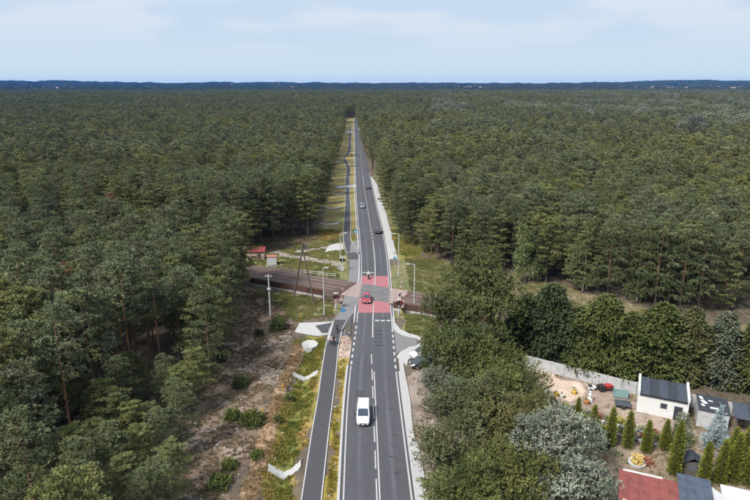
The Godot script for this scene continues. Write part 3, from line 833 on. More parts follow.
func make_pines() -> void:
	var greens := [[Color(0.086, 0.101, 0.049), Color(0.150, 0.164, 0.080)], [Color(0.077, 0.092, 0.050), Color(0.134, 0.149, 0.082)], [Color(0.098, 0.108, 0.042), Color(0.162, 0.170, 0.064)], [Color(0.086, 0.101, 0.060), Color(0.152, 0.166, 0.101)], [Color(0.092, 0.106, 0.043), Color(0.152, 0.164, 0.067)], [Color(0.076, 0.089, 0.043), Color(0.132, 0.146, 0.069)]]
	for k in 6:
		var hgt: float = [17.0, 18.5, 16.0, 17.5, 15.0, 18.0][k]
		var base: float = [0.42, 0.5, 0.28, 0.36, 0.07, 0.14][k]
		var rad: float = [2.8, 2.7, 3.2, 3.0, 3.3, 2.9][k]
		var t := MB.new()
		pine_trunk(t, hgt, base, rad, 6, Color(0.30, 0.135, 0.06) if k == 1 else Color(0.17, 0.085, 0.05))
		var c := MB.new()
		if k in [0, 1, 3, 5]: puff_crown(c, hgt, base, rad, int(22.0 + 22.0 * (1.0 - base)), 34, 7, 0.34, 0.09, greens[k][0], greens[k][1])
		else: pine_crown(c, hgt, base, rad, int(30.0 + 26.0 * (1.0 - base)), 13, 8, 0.33, 0.085, greens[k][0], greens[k][1])
		pine_near.append([t.mesh(M.bark), c.mesh(M.leaf), hgt])
	for k in 5:
		var c := MB.new()
		var hgt: float = [17.0, 18.5, 16.0, 17.5, 16.5][k]
		for q in 2:
			c.col = Color(0.115, 0.08, 0.06) if q == 0 else Color(0.16, 0.085, 0.05)
			c.tube([Vector3(0, hgt * 0.45 * q - 0.2, 0), Vector3(0, hgt * 0.45 * (q + 1), 0)], [0.2 - 0.06 * q, 0.14 - 0.06 * q], 5, false)
		var ca: Color = greens[k][0]
		var cb: Color = greens[k][1]
		if k < 3: puff_crown(c, hgt, [0.42, 0.48, 0.36][k], [2.7, 2.6, 2.9][k], 26, 16, 6, 0.5, 0.15, ca, cb)
		else: pine_crown(c, hgt, 0.34, 2.9, 26, 6, 6, 0.5, 0.16, ca, cb)
		pine_far.append(c.mesh(M.leaf))

func place_forest() -> void:
	var spots := []
	var z := -30.0
	while z > -900.0:
		var sp := 4.4 if z > -320.0 else (4.7 if z > -600.0 else 5.2)
		var half := -z * 0.70 + 34.0
		var x := -half
		while x < half:
			var px := x + rng.randf_range(-0.46, 0.46) * sp
			var pz := z + rng.randf_range(-0.46, 0.46) * sp
			x += sp
			if not is_forest(px, pz): continue
			var taken := false
			for q in DEAD:
				if Vector2(px - q[0], pz - q[1]).length() < 2.6: taken = true
			if taken: continue
			var thin := noise.get_noise_2d(px * 2.2, pz * 2.2)
			if rng.randf() < 0.04 + max(0.0, thin - 0.15) * 0.8: continue
			spots.append(Vector3(px, pz, 0.0))
		z -= sp
	# the trees that show largest are things of their own
	var near := []
	var rest := []
	for s in spots:
		var d: float = Vector2(s.x, s.y).length()
		if d < 170.0 and seen(Vector3(s.x, 13.0, s.y)): near.append([d, s])
		else: rest.append(s)
	near.sort_custom(func(a, b): return a[0] < b[0])
	for k in near.size():
		if k >= 300: rest.append(near[k][1])
	var protos := []
	var labels := ["dark green pine tree in the dense forest beside the bare clearing", "green pine tree in the dense forest behind the railway"]
	var xf := []
	var cl := []
	for k in 6: xf.append([]); cl.append([])
	for k in min(300, near.size()):
		var s: Vector3 = near[k][1]
		var v := pick_variant(s)
		var left: bool = s.y > rail_z(s.x)
		var sc := tree_scale(s)
		var turn := rng.randf() * TAU
		var o := thing("pine_tree", labels[0] if left else labels[1], "tree", Vector3(s.x, gy(s.x, s.y), s.y), turn, "pines by the clearing" if left else "pines behind the railway")
		o.scale = sc
		put("trunk", pine_near[v][0], null, o)
		put("crown", pine_near[v][1], null, o)
	var far := Node3D.new()
	far.name = "pine_forest"; add_child(far)
	tag(far, "wide green pine forest stretching to the horizon on both sides of the road", "forest", "", "stuff")
	var fx := []
	var fc := []
	for k in 5: fx.append([]); fc.append([])
	for s in rest:
		var d: float = Vector2(s.x, s.y).length()
		var c := forest_tint(s.x, s.y)
		var tr := Transform3D(Basis(Vector3.UP, rng.randf() * TAU).scaled(tree_scale(s)), Vector3(s.x, gy(s.x, s.y), s.y))
		if d < 260.0:
			var v := pick_variant(s)
			xf[v].append(tr); cl[v].append(c)
		else:
			var v := rng.randi() % 5
			fx[v].append(tr); fc[v].append(c)
	var pale := MB.new()
	pale.col = Color(0.12, 0.10, 0.08)
	pale.tube([Vector3(0, -0.2, 0), Vector3(0, 11, 0)], [0.3, 0.15], 5, false)
	for l in [[Vector3(0, 15, 0), 4.0], [Vector3(-3, 12.5, 1), 3.6], [Vector3(3, 12.8, -1), 3.7], [Vector3(0.5, 11.5, 3), 3.6]]:
		for k in 330:
			var d := rdir()
			d.y = abs(d.y) * 0.8 - 0.15
			pale.col = vary(Color(0.108, 0.12, 0.086), 0.25)
			pale.leaf(l[0] + d * l[1] * rng.randf_range(0.75, 1.1), (d + rdir()).normalized(), 0.65, 0.4, (Vector3.UP + rdir() * 0.8).normalized())
	var px2 := []
	var pc2 := []
	z = -430.0
	while z > -2300.0:
		var x := -z * 0.1
		while x < -z * 0.68:
			var px := x + rng.randf_range(-4, 4)
			var pz := z + rng.randf_range(-4, 4)
			x += 9.0
			var k := noise.get_noise_2d(px * 0.9 + 700.0, pz * 0.35)
			if k < 0.21 - 0.22 * smoothstep(0.25, 0.6, px / -pz) + 0.12 * smoothstep(-700.0, -450.0, pz): continue
			if rng.randf() < 0.35: continue
			px2.append(Transform3D(Basis(Vector3.UP, rng.randf() * TAU).scaled(Vector3.ONE * rng.randf_range(0.95, 1.35)), Vector3(px, -0.05, pz)))
			var b := rng.randf_range(0.7, 1.4)
			pc2.append(Color(b, b, b * rng.randf_range(0.8, 1.15)))
		z -= 9.0
	multi("pale_trees", pale.mesh(M.leaf), px2, pc2, far).set_meta("kind", "stuff")
	z = -900.0
	while z > -2600.0:
		var sp := 5.6 if z > -1500.0 else 6.6
		var half := -z * 0.68 + 30.0
		var x := -half
		while x < half:
			var px := x + rng.randf_range(-0.46, 0.46) * sp
			var pz := z + rng.randf_range(-0.46, 0.46) * sp
			x += sp
			if rng.randf() < 0.04: continue
			var v := rng.randi() % 5
			fx[v].append(Transform3D(Basis(Vector3.UP, rng.randf() * TAU).scaled(tree_scale(Vector3(px, pz, 0)) * 1.15), Vector3(px, -0.05, pz)))
			fc[v].append(forest_tint(px, pz))
		z -= sp
	for k in 6:
		if xf[k].size() > 0:
			multi("pine_trunks", pine_near[k][0], xf[k], white_of(xf[k].size()), far).set_meta("kind", "stuff")
			multi("pine_crowns", pine_near[k][1], xf[k], cl[k], far).set_meta("kind", "stuff")
	for k in 5:
		multi("pine_trees", pine_far[k], fx[k], fc[k], far).set_meta("kind", "stuff")

func white_of(n: int) -> Array:
	var a := []
	a.resize(n); a.fill(Color(1, 1, 1))
	return a

func young(s: Vector3) -> bool:
	return s.x > -37.0 and s.x < -20.0 and s.y > -77.0 and s.y < -46.0

func pick_variant(s: Vector3) -> int:
	if young(s): return [4, 5, 2][rng.randi() % 3]
	if s.x > -46.0 and s.x < -27.0 and s.y < -77.0 and s.y > -88.0: return 1
	var edge := not (is_forest(s.x + 6.0, s.y) and is_forest(s.x - 6.0, s.y) and is_forest(s.x, s.y + 6.0))
	if edge: return [4, 5, 5, 2][rng.randi() % 4]
	return rng.randi() % 6

func tree_scale(s: Vector3) -> Vector3:
	var k := 0.98 + noise.get_noise_2d(s.x * 1.1, s.y * 1.1) * 0.22 + rng.randf_range(-0.17, 0.15)
	if young(s):
		k *= 0.5
		return Vector3(k * 1.45, k, k * 1.45)
	var w := k * rng.randf_range(0.88, 1.2)
	return Vector3(w, k, w)

func forest_tint(x: float, z: float) -> Color:
	var k := noise.get_noise_2d(x * 0.8 + 50.0, z * 0.8)
	var b := 1.0 + noise.get_noise_2d(x * 2.1, z * 2.1) * 0.22 + rng.randf_range(-0.16, 0.16)
	var c := Color(1.0, 1.0, 1.0).lerp(Color(1.14, 1.08, 0.9), clampf(k * 1.6 + (0.35 if x > 10.0 else 0.1), 0, 1))
	return Color(c.r * b, c.g * b, c.b * b)

func make_far_woods() -> void:
	var xf := []
	var cl := []
	var mb := MB.new()
	for k in 26:                          # a patch of far wood, 34 m across, made of rough crowns
		var p := Vector3(rng.randf_range(-17, 17), 0, rng.randf_range(-17, 17))
		var h := rng.randf_range(11.0, 17.0)
		var r := rng.randf_range(2.6, 4.6)
		mb.col = vary(Color(0.044, 0.054, 0.031), 0.3)
		var ring := []
		for q in 7:
			var a := TAU * q / 7.0 + rng.randf() * 0.4
			ring.append(p + Vector3(cos(a) * r * rng.randf_range(0.7, 1.2), h * rng.randf_range(0.42, 0.7), sin(a) * r * rng.randf_range(0.7, 1.2)))
		for q in 7:
			mb.tri(ring[q], ring[(q + 1) % 7], p + Vector3(rng.randf_range(-0.8, 0.8), h, rng.randf_range(-0.8, 0.8)), Vector3(0, 1, 0))
			mb.tri(ring[q], ring[(q + 1) % 7], p + Vector3(0, -1, 0), ring[q] - p)
	var z := -2600.0
	while z > -9000.0:
		var sp := 27.0 if z > -5200.0 else 38.0
		var half := -z * 0.68
		var x := -half
		while x < half:
			var px := x + rng.randf_range(-9, 9)
			var pz := z + rng.randf_range(-9, 9)
			x += sp
			if in_town(px, pz) and rng.randf() < 0.85: continue
			if noise.get_noise_2d(px * 0.12, pz * 0.05) > 0.33: continue
			var k := 0.85 + rng.randf_range(-0.2, 0.35)
			xf.append(Transform3D(Basis(Vector3.UP, rng.randf() * TAU).scaled(Vector3(1.15, k * (1.0 + noise2.get_noise_2d(px * 0.3, pz * 0.3) * 0.7), 1.15) * (1.3 if z < -5200.0 else 1.0)), Vector3(px, hill(px, pz) - 0.5, pz)))
			cl.append(vary(Color(1, 1, 1), 0.25))
		z -= sp
	tag(multi("far_woods", mb.mesh(M.leaf), xf, cl, self), "far woodland turning blue in the haze below the skyline", "woodland", "", "stuff")
	var hm := MB.new()
	hm.col = Color(0.045, 0.048, 0.028)
	var rings := []
	for j in 34:
		var d := 3200.0 + 180.0 * j
		var row := []
		for i in 61:
			var x: float = lerp(-0.76, 0.76, i / 60.0) * d
			row.append(Vector3(x, hill(x, -d) - (0.6 if j > 0 else 0.2), -d))
		rings.append(row)
	for j in 33:
		for i in 60:
			hm.quad(rings[j][i], rings[j][i + 1], rings[j + 1][i + 1], rings[j + 1][i], Vector3.UP)
	structure(put("hills", hm, M.vc))

func in_town(x: float, z: float) -> bool:
	var a := x / -z
	if z < -5700.0 or z > -3500.0: return false
	return (a > 0.42 and a < 0.62) or (a > 0.07 and a < 0.21 and z < -4300.0) or (a > -0.42 and a < -0.36) or (a > -0.17 and a < -0.11) or (a > -0.6 and a < -0.48)

func make_town() -> void:
	var proto: Node3D = null
	var spots := []
	var i := 0
	while spots.size() < 84 and i < 4000:
		i += 1
		var z := rng.randf_range(-5300.0, -3900.0)
		var x: float = rng.randf_range(-0.6, 0.63) * -z
		if in_town(x, z): spots.append(Vector3(x, hill(x, z) - 0.6, z))
	for k in spots.size():
		var big := k % 5 == 0
		var o := thing("far_house", "small pale house with reddish roof among the far woods" if not big else "long white hall among the far woods", "building", spots[k], rng.randf_range(-0.5, 0.5), "houses of the far town" if not big else "halls of the far town")
		var w := MB.new()
		var sx := 46.0 if big else rng.randf_range(12.0, 20.0)
		w.box(Vector3(0, 4.5, 0), Vector3(sx, 9.0, 11.0))
		put("wall", w, M.bright, o)
		var r := MB.new()
		var hh := 10.0 if big else 14.0
		for s in [1.0, -1.0]:
			r.quad(Vector3(-sx / 2 - 0.5, 9.0, 6.2 * s), Vector3(sx / 2 + 0.5, 9.0, 6.2 * s), Vector3(sx / 2 + 0.5, hh, 0), Vector3(-sx / 2 - 0.5, hh, 0), Vector3(0, 1, s))
			r.tri(Vector3(sx / 2 * s, 9.0, 6.0), Vector3(sx / 2 * s, 9.0, -6.0), Vector3(sx / 2 * s, hh, 0), Vector3(s, 0, 0))
		put("roof", r, M.felt3 if big else mat(lin(0.22, 0.13, 0.11), 0.8), o)
	for p in [Vector3(-1180, 0, -5000), Vector3(-820, 0, -5200)]:
		p.y = hill(p.x, p.z) - 0.6
		var o := thing("radio_mast", "thin grey radio mast rising above the far woods", "mast", p, 0.0, "far radio masts")
		var m := MB.new()
		m.tube([Vector3.ZERO, Vector3(0, 62, 0)], [1.6, 0.7], 5)
		put("tower", m, M.pole, o)
		var m2 := MB.new()
		m2.lathe(Vector3(0, 56, 0), [[0.6, 0], [2.2, 0.3], [2.2, 3.0], [0.6, 3.3]], 8)
		put("antenna", m2, M.pole, o)

# a leafy tree: lobes = [[centre, radii], ...]
func leafy(o: Node3D, trunk_h: float, trunk_r: float, lobes: Array, clumps: int, nn: int, ln: float, wd: float, ca: Color, cb: Color, bark: Color) -> void:
	var t := MB.new()
	t.col = bark
	var top := Vector3(0, trunk_h, 0)
	t.tube([Vector3(0, -0.15, 0), Vector3(0.08, trunk_h * 0.5, 0.05), top], [trunk_r, trunk_r * 0.75, trunk_r * 0.5], 7)
	for l in lobes:
		var m: Vector3 = top.lerp(l[0], 0.55) + rdir() * 0.4
		t.tube([top - Vector3(0, trunk_h * rng.randf_range(0.0, 0.45), 0), m, l[0]], [trunk_r * 0.42, trunk_r * 0.25, trunk_r * 0.08], 5, false)
	put("trunk", t, M.bark, o)
	var c := MB.new()
	ca = ca * 0.68
	cb = cb * 0.76
	var subs := []
	for l in lobes:
		subs.append([l[0], l[1] * 0.8])
		for k in 5:
			var d := rdir()
			d.y = d.y * 0.8 + 0.15
			subs.append([l[0] + d * l[1] * 0.8, l[1] * rng.randf_range(0.32, 0.55)])
	lobes = subs
	var vol := 0.0
	for l in lobes: vol += l[1].x * l[1].y
	for l in lobes:
		var tone := vary((ca * 0.8).lerp(cb * 1.12, rng.randf()), 0.12)
		var cnt := int(clumps * l[1].x * l[1].y / vol)
		for k in cnt:
			var d := rdir()
			if d.y < -0.25 and rng.randf() < 0.5: d.y = -d.y
			var bump := 1.0 + noise2.get_noise_3d(d.x * 60.0 + l[0].x * 30.0, d.y * 60.0 + l[0].y * 30.0, d.z * 60.0) * 0.8
			var p: Vector3 = l[0] + d * l[1] * bump * lerp(0.55, 1.0, pow(rng.randf(), 0.35))
			c.col = vary(tone, 0.22)
			var tw := (d * 0.9 + Vector3(0, 0.35, 0) + rdir() * 0.7).normalized()
			var tl := ln * rng.randf_range(1.6, 3.2)
			for q in nn + 2:
				var e := (tw * 0.7 + rdir()).normalized()
				c.leaf(p + tw * tl * (q / float(nn + 1)) + rdir() * ln * 0.25, e, ln * rng.randf_range(0.55, 1.25), wd * rng.randf_range(0.7, 1.1), (Vector3.UP + rdir() * 0.8).normalized())
	put("crown", c, M.leaf, o)

# a conifer clothed to the ground; prof(t) is its radius over its height
func fir(o: Node3D, hgt: float, rad: float, prof: Callable, tiers: int, per: int, ln: float, wd: float, droop: float, ca: Color, cb: Color) -> void:
	var t := MB.new()
	t.col = Color(0.10, 0.075, 0.055)
	t.tube([Vector3(0, -0.15, 0), Vector3(0, hgt * 0.93, 0)], [0.05 + hgt * 0.011, 0.02], 6)
	put("trunk", t, M.bark, o)
	var c := MB.new()
	for i in tiers:
		var f := (i + 0.3) / tiers
		var r: float = rad * prof.call(f)
		var n := int(max(5.0, per * r / rad))
		for k in n:
			var az := TAU * (k + rng.randf()) / n
			var rr := r * rng.randf_range(0.62, 1.08) * (1.0 + 0.12 * sin(az * 11.0 + i * 2.3) + (noise2.get_noise_3d(cos(az) * 70.0 + hgt * 40.0, f * 260.0, sin(az) * 70.0 + rad * 90.0) * 0.75 if hgt > 7.0 else 0.0))
			var out := Vector3(cos(az), 0, sin(az))
			var p := out * rr * 0.86 + Vector3(0, hgt * f + rng.randf_range(-0.5, 0.5) * hgt / tiers + 0.1, 0)
			c.col = vary(ca.lerp(cb, rng.randf()), 0.2)
			for q in 6:
				var d := (out + Vector3(0, -droop, 0) + rdir() * 0.62).normalized()
				c.leaf(p + rdir() * ln * 0.45 - out * rng.randf() * ln * 0.8, d, ln * rng.randf_range(0.7, 1.2), wd, (Vector3.UP + rdir() * 0.8).normalized())
	put("crown", c, M.leaf, o)

func bush(o: Node3D, r: float, h: float, clumps: int, ln: float, wd: float, ca: Color, cb: Color) -> void:
	var c := MB.new()
	for k in clumps:
		var d := rdir()
		d.y = abs(d.y)
		var p := Vector3(d.x * r, d.y * h, d.z * r) * rng.randf_range(0.45, 1.0) * (1.0 + noise2.get_noise_3d(d.x * 50.0, d.y * 50.0, d.z * 50.0 + r * 90.0) * 0.45)
		c.col = vary(ca.lerp(cb, rng.randf()), 0.2)
		for q in 6:
			c.leaf(p + rdir() * ln * 0.5, (d * 0.8 + Vector3(0, 0.4, 0) + rdir()).normalized(), ln * rng.randf_range(0.7, 1.3), wd, rdir())
	put("foliage", c, M.leaf, o)
	var t := MB.new()
	t.col = Color(0.10, 0.075, 0.055)
	for k in 4:
		var a := k * 1.6
		t.tube([Vector3(0, -0.1, 0), Vector3(cos(a) * r * 0.5, h * 0.6, sin(a) * r * 0.5)], [0.05, 0.02], 4, false)
	put("stem", t, M.bark, o)

func make_single_trees() -> void:
	var oak := Color(0.075, 0.095, 0.032)
	var oak2 := Color(0.125, 0.135, 0.052)
	var bk := Color(0.12, 0.10, 0.08)
	var o := thing("leafy_tree", "tall full green leafy tree standing beside the parked cars", "tree", Vector3(16.5, 0, -90.0))
	leafy(o, 9.0, 0.34, [[Vector3(0.6, 15.0, 0), Vector3(3.6, 3.2, 3.4)], [Vector3(-3.2, 12.2, 0.4), Vector3(3.4, 3.4, 3.2)], [Vector3(3.6, 11.8, 0), Vector3(3.4, 3.6, 3.2)], [Vector3(-5.0, 8.0, 1.0), Vector3(3.2, 3.6, 3.0)], [Vector3(0, 9.5, 3.2), Vector3(3.9, 4.0, 3.2)], [Vector3(4.4, 7.8, 1.6), Vector3(3.4, 3.6, 3.2)], [Vector3(-3.2, 5.6, 2.8), Vector3(3.8, 3.6, 3.0)], [Vector3(0.6, 8.6, -3.4), Vector3(4.0, 4.2, 3.0)]], 3600, 7, 0.34, 0.24, oak, oak2, bk)
	o = thing("leafy_tree", "broad dark leafy tree growing between the footway and the tall tree", "tree", Vector3(12.0, 0, -81.0))
	o.scale = Vector3(1.06, 1.1, 1.06)
	leafy(o, 3.4, 0.24, [[Vector3(-1.5, 4.2, 0), Vector3(3.0, 2.8, 3.0)], [Vector3(1.8, 5.0, -0.6), Vector3(3.2, 3.0, 3.0)], [Vector3(0.2, 4.0, 2.4), Vector3(3.2, 2.8, 2.8)]], 1700, 7, 0.32, 0.2, Color(0.062, 0.082, 0.03), Color(0.10, 0.115, 0.042), bk)
	o = thing("leafy_tree", "yellowish green leafy tree standing beside the sandy garden corner", "tree", Vector3(16.4, 0, -78.0))
	o.scale = Vector3(0.9, 0.92, 0.9)
	leafy(o, 4.0, 0.26, [[Vector3(-1.6, 6.2, 0), Vector3(3.4, 2.8, 3.0)], [Vector3(2.4, 5.2, 0.5), Vector3(3.4, 3.0, 3.0)], [Vector3(0.3, 4.2, 2.8), Vector3(3.8, 3.0, 2.8)], [Vector3(4.6, 3.6, -0.8), Vector3(2.4, 2.6, 2.4)]], 2000, 7, 0.32, 0.2, Color(0.075, 0.092, 0.028), Color(0.13, 0.135, 0.045), bk)
	o = thing("leafy_tree", "low spreading olive green tree beside the pale footway slabs", "tree", Vector3(12.2, 0, -67.0))
	leafy(o, 3.6, 0.24, [[Vector3(-2.2, 4.2, 0), Vector3(2.9, 2.8, 2.9)], [Vector3(1.6, 5.2, -0.4), Vector3(3.0, 2.8, 2.8)], [Vector3(0.3, 3.8, 2.6), Vector3(3.4, 2.8, 2.6)], [Vector3(3.6, 3.8, 1.6), Vector3(2.6, 2.6, 2.6)]], 1900, 7, 0.3, 0.18, Color(0.072, 0.088, 0.04), Color(0.12, 0.13, 0.062), bk)
	o = thing("leafy_tree", "brownish green leafy tree between olive tree and silver-leaved tree", "tree", Vector3(16.5, 0, -63.5))
	leafy(o, 3.4, 0.22, [[Vector3(-1.4, 5.0, -0.5), Vector3(2.8, 2.8, 2.8)], [Vector3(1.6, 4.4, 0.2), Vector3(2.8, 2.6, 2.6)], [Vector3(-0.4, 3.4, 2.4), Vector3(3.2, 2.6, 2.4)]], 1500, 7, 0.28, 0.16, Color(0.095, 0.095, 0.036), Color(0.15, 0.14, 0.055), bk)
	o = thing("leafy_tree", "small bushy green tree at the foot of the silver-leaved tree", "tree", Vector3(13.6, 0, -57.6))
	leafy(o, 2.4, 0.2, [[Vector3(-1.2, 2.8, 0), Vector3(2.5, 2.2, 2.4)], [Vector3(1.5, 3.2, 0.2), Vector3(2.6, 2.4, 2.4)]], 1100, 7, 0.28, 0.16, Color(0.07, 0.085, 0.03), Color(0.12, 0.125, 0.045), bk)
	o = thing("silver_tree", "silver-leaved tree with pale grey green foliage beside the red roof", "tree", Vector3(20.4, 0, -58.0))
	o.scale = Vector3(1.16, 1.08, 1.16)
	leafy(o, 3.6, 0.24, [[Vector3(0.4, 5.6, -0.4), Vector3(2.8, 2.0, 2.5)], [Vector3(-2.6, 4.0, 0.4), Vector3(2.5, 2.1, 2.4)], [Vector3(2.9, 4.2, 0), Vector3(2.4, 2.1, 2.3)], [Vector3(0.2, 3.4, 2.4), Vector3(3.0, 2.2, 2.2)], [Vector3(-1.6, 2.2, 4.4), Vector3(2.8, 2.0, 2.4)], [Vector3(2.0, 2.2, 4.2), Vector3(2.6, 2.0, 2.4)]], 3000, 7, 0.26, 0.15, Color(0.14, 0.162, 0.115), Color(0.235, 0.255, 0.205), Color(0.2, 0.16, 0.13))
	o = thing("silver_tree", "small greyish green tree beside the footway near the parked cars", "tree", Vector3(8.9, 0, -71.0))
	o.scale = Vector3(1.15, 1.1, 1.15)
	leafy(o, 2.6, 0.18, [[Vector3(0, 4.4, 0), Vector3(1.9, 2.2, 1.9)], [Vector3(0.5, 2.8, 0.8), Vector3(2.1, 2.0, 1.9)]], 1000, 7, 0.26, 0.14, Color(0.11, 0.13, 0.085), Color(0.18, 0.195, 0.135), bk)
	for q in [[8.7, -60.0, 1.1, "low bushy olive tree leaning over the footway slabs", Color(0.075, 0.088, 0.04), Color(0.13, 0.135, 0.062)], [9.2, -52.6, 1.1, "bushy green tree with twigs over the footway beside the bushy olive tree", Color(0.07, 0.088, 0.03), Color(0.125, 0.135, 0.045)], [14.6, -53.4, 1.15, "bushy yellowish tree against the silver-leaved tree", Color(0.09, 0.10, 0.032), Color(0.15, 0.15, 0.05)], [15.2, -72.0, 1.25, "bushy green tree between the broad dark tree and the olive tree", Color(0.075, 0.092, 0.03), Color(0.13, 0.138, 0.045)]]:
		o = thing("leafy_tree", q[3], "tree", Vector3(q[0], 0, q[1]))
		leafy(o, 2.2 * q[2], 0.2, [[Vector3(-1.5, 2.6, 0.2) * q[2], Vector3(2.3, 2.3, 2.3) * q[2]], [Vector3(1.4, 3.2, -0.3) * q[2], Vector3(2.5, 2.4, 2.4) * q[2]], [Vector3(0.2, 1.9, 1.7) * q[2], Vector3(2.4, 1.9, 2.0) * q[2]]], 1500, 7, 0.28, 0.16, q[4], q[5], bk)
	for q in [[15.0, -85.0, 1.5, "dense green bushy tree at the foot of the tall leafy tree", Color(0.065, 0.085, 0.028), Color(0.115, 0.128, 0.044)], [18.6, -70.4, 1.3, "green bushy tree between the yellowish tree and the thujas", Color(0.08, 0.098, 0.03), Color(0.14, 0.145, 0.048)]]:
		o = thing("leafy_tree", q[3], "tree", Vector3(q[0], 0, q[1]))
		leafy(o, 2.4 * q[2], 0.2, [[Vector3(-1.5, 2.6, 0.2) * q[2], Vector3(2.3, 2.3, 2.3) * q[2]], [Vector3(1.4, 3.4, -0.3) * q[2], Vector3(2.5, 2.4, 2.4) * q[2]], [Vector3(0.2, 1.9, 1.7) * q[2], Vector3(2.4, 1.9, 2.0) * q[2]]], 1600, 7, 0.3, 0.17, q[4], q[5], bk)
	# big hedge conifers behind the garden wall
	var cone := func(t): return pow(1.0 - t, 0.5) * (0.8 + 0.2 * min(1.0, t * 5.0)) + 0.03
	var hs := [[28.6, -88.4, 12.6, 4.7, Color(0.042, 0.060, 0.028), Color(0.072, 0.090, 0.040), "very dark conical conifer with dense boughs behind the garden wall"],
		[35.8, -84.4, 12.2, 5.2, Color(0.066, 0.086, 0.024), Color(0.115, 0.128, 0.040), "broad olive conical conifer with dense boughs behind the sandy garden yard"],
		[43.4, -81.6, 12.1, 4.4, Color(0.060, 0.080, 0.024), Color(0.108, 0.122, 0.038), "olive green conical conifer behind the white flat-roofed shed"],
		[32.4, -86.8, 9.2, 3.6, Color(0.055, 0.073, 0.026), Color(0.095, 0.11, 0.04), "lower olive conifer filling the gap beside the very dark one"],
		[39.8, -83.4, 9.6, 3.6, Color(0.062, 0.08, 0.024), Color(0.108, 0.12, 0.04), "lower olive conifer filling the gap behind the blue green skip"],
		[25.2, -91.4, 9.8, 3.6, Color(0.048, 0.066, 0.026), Color(0.085, 0.10, 0.038), "dark lower conifer between the very dark conifer and the tall leafy tree"],
		[47.6, -80.4, 11.6, 3.2, Color(0.082, 0.088, 0.034), Color(0.135, 0.132, 0.058), "narrow brownish olive conifer squeezed between the hedge conifers"],
		[52.3, -79.4, 11.2, 3.3, Color(0.095, 0.11, 0.07), Color(0.15, 0.165, 0.11), "pale grey green fir at the end of the conifer hedge"],
		[55.6, -77.6, 10.6, 3.3, Color(0.070, 0.085, 0.028), Color(0.12, 0.13, 0.045), "yellow green bushy conifer next to the pale fir"]]
	for q in hs:
		o = thing("hedge_conifer", q[6], "tree", Vector3(q[0] + 0.5, 0, q[1] - 1.3))
		fir(o, q[2], q[3] * 1.16, cone, 40, 120, 0.62, 0.24, 0.22, q[4] * 0.62, q[5] * 0.7)
	# slim thujas of the garden
	var spin := func(t): return (0.72 + 0.28 * sin(min(t * 2.2, 1.57))) * pow(1.0 - t, 0.55) + 0.02
	var tp: Node3D = null
	var tl := [[27.0, -68.9, 3.8], [27.8, -65.5, 4.6], [26.6, -65.5, 3.3], [28.3, -63.4, 3.1], [29.6, -64.2, 5.0], [31.7, -63.9, 4.7], [33.6, -62.9, 4.1], [34.9, -58.5, 6.5], [36.1, -63.4, 3.9], [37.3, -56.6, 5.2], [39.3, -56.9, 5.3], [40.9, -57.1, 5.9], [42.4, -56.6, 6.3], [42.3, -59.8, 5.0], [44.2, -60.2, 5.2]]
	var lbs := ["slim green columnar thuja in the garden border", "tall bright green thuja beside the red roof", "columnar green thuja in the row beside the white roof"]
	for k in tl.size():
		var q: Array = tl[k]
		var lb: String = lbs[1] if k == 7 else (lbs[0] if k < 9 else lbs[2])
		if tp == null:
			tp = thing("thuja", lb, "tree", Vector3(q[0], 0, q[1]), 0.0, "garden thujas")
			fir(tp, 5.4, 0.85, spin, 34, 30, 0.24, 0.085, -0.9, Color(0.095, 0.115, 0.018), Color(0.17, 0.175, 0.03))
			tp.scale = Vector3(0.8, q[2] / 5.0, 0.8)
		else:
			var w: float = 0.62 + 0.09 * q[2]
			var dp := copy(tp, "thuja", Vector3(q[0], 0, q[1]), rng.randf() * TAU, lb, Vector3(w, q[2] / 5.0, w))
			dp.set_meta("group", "thujas of the border" if k < 9 and k != 7 else "thujas of the row")
	tp.set_meta("group", "thujas of the border")
	var sprc := func(t): return pow(1.0 - t, 0.9) + 0.03
	o = thing("blue_spruce", "silvery blue spruce growing in front of the grey annex", "tree", Vector3(42.4, 0, -63.4))
	fir(o, 6.2, 1.9, sprc, 17, 26, 0.42, 0.13, -0.25, Color(0.15, 0.195, 0.20), Color(0.26, 0.32, 0.34))
	o = thing("garden_pine", "rounded grey green pine in front of the shed door", "tree", Vector3(38.3, 0, -64.0))
	fir(o, 4.9, 1.5, cone, 15, 24, 0.4, 0.11, -0.5, Color(0.085, 0.10, 0.06), Color(0.15, 0.165, 0.105))
	# birches and other leafy trees along the edge of the forest behind the railway
	var bl := [[34.6, -127.6, 13.0, 2.6, "birch with a pale leaning trunk at the forest edge behind the railway", Color(0.13, 0.155, 0.06), 0.75], [37.6, -128.5, 12.0, 2.2, "slender birch with twin pale stems beside the leaning birch", Color(0.085, 0.105, 0.045), 0.7], [45.8, -121.6, 17.0, 3.3, "tall light green birch rising above the pines at the forest edge", Color(0.12, 0.135, 0.055), 0.0], [55.2, -115.6, 13.2, 2.7, "leafy green birch at the forest edge beside the dirt strip", Color(0.10, 0.125, 0.042), 0.0], [60.6, -113.4, 13.4, 2.9, "dense green birch next to the leafy birch by the dirt strip", Color(0.085, 0.108, 0.042), 0.0], [6.8, -243.0, 9.0, 2.0, "round green leafy tree at the roadside far along the gravel strip", Color(0.10, 0.12, 0.05), 0.0]]
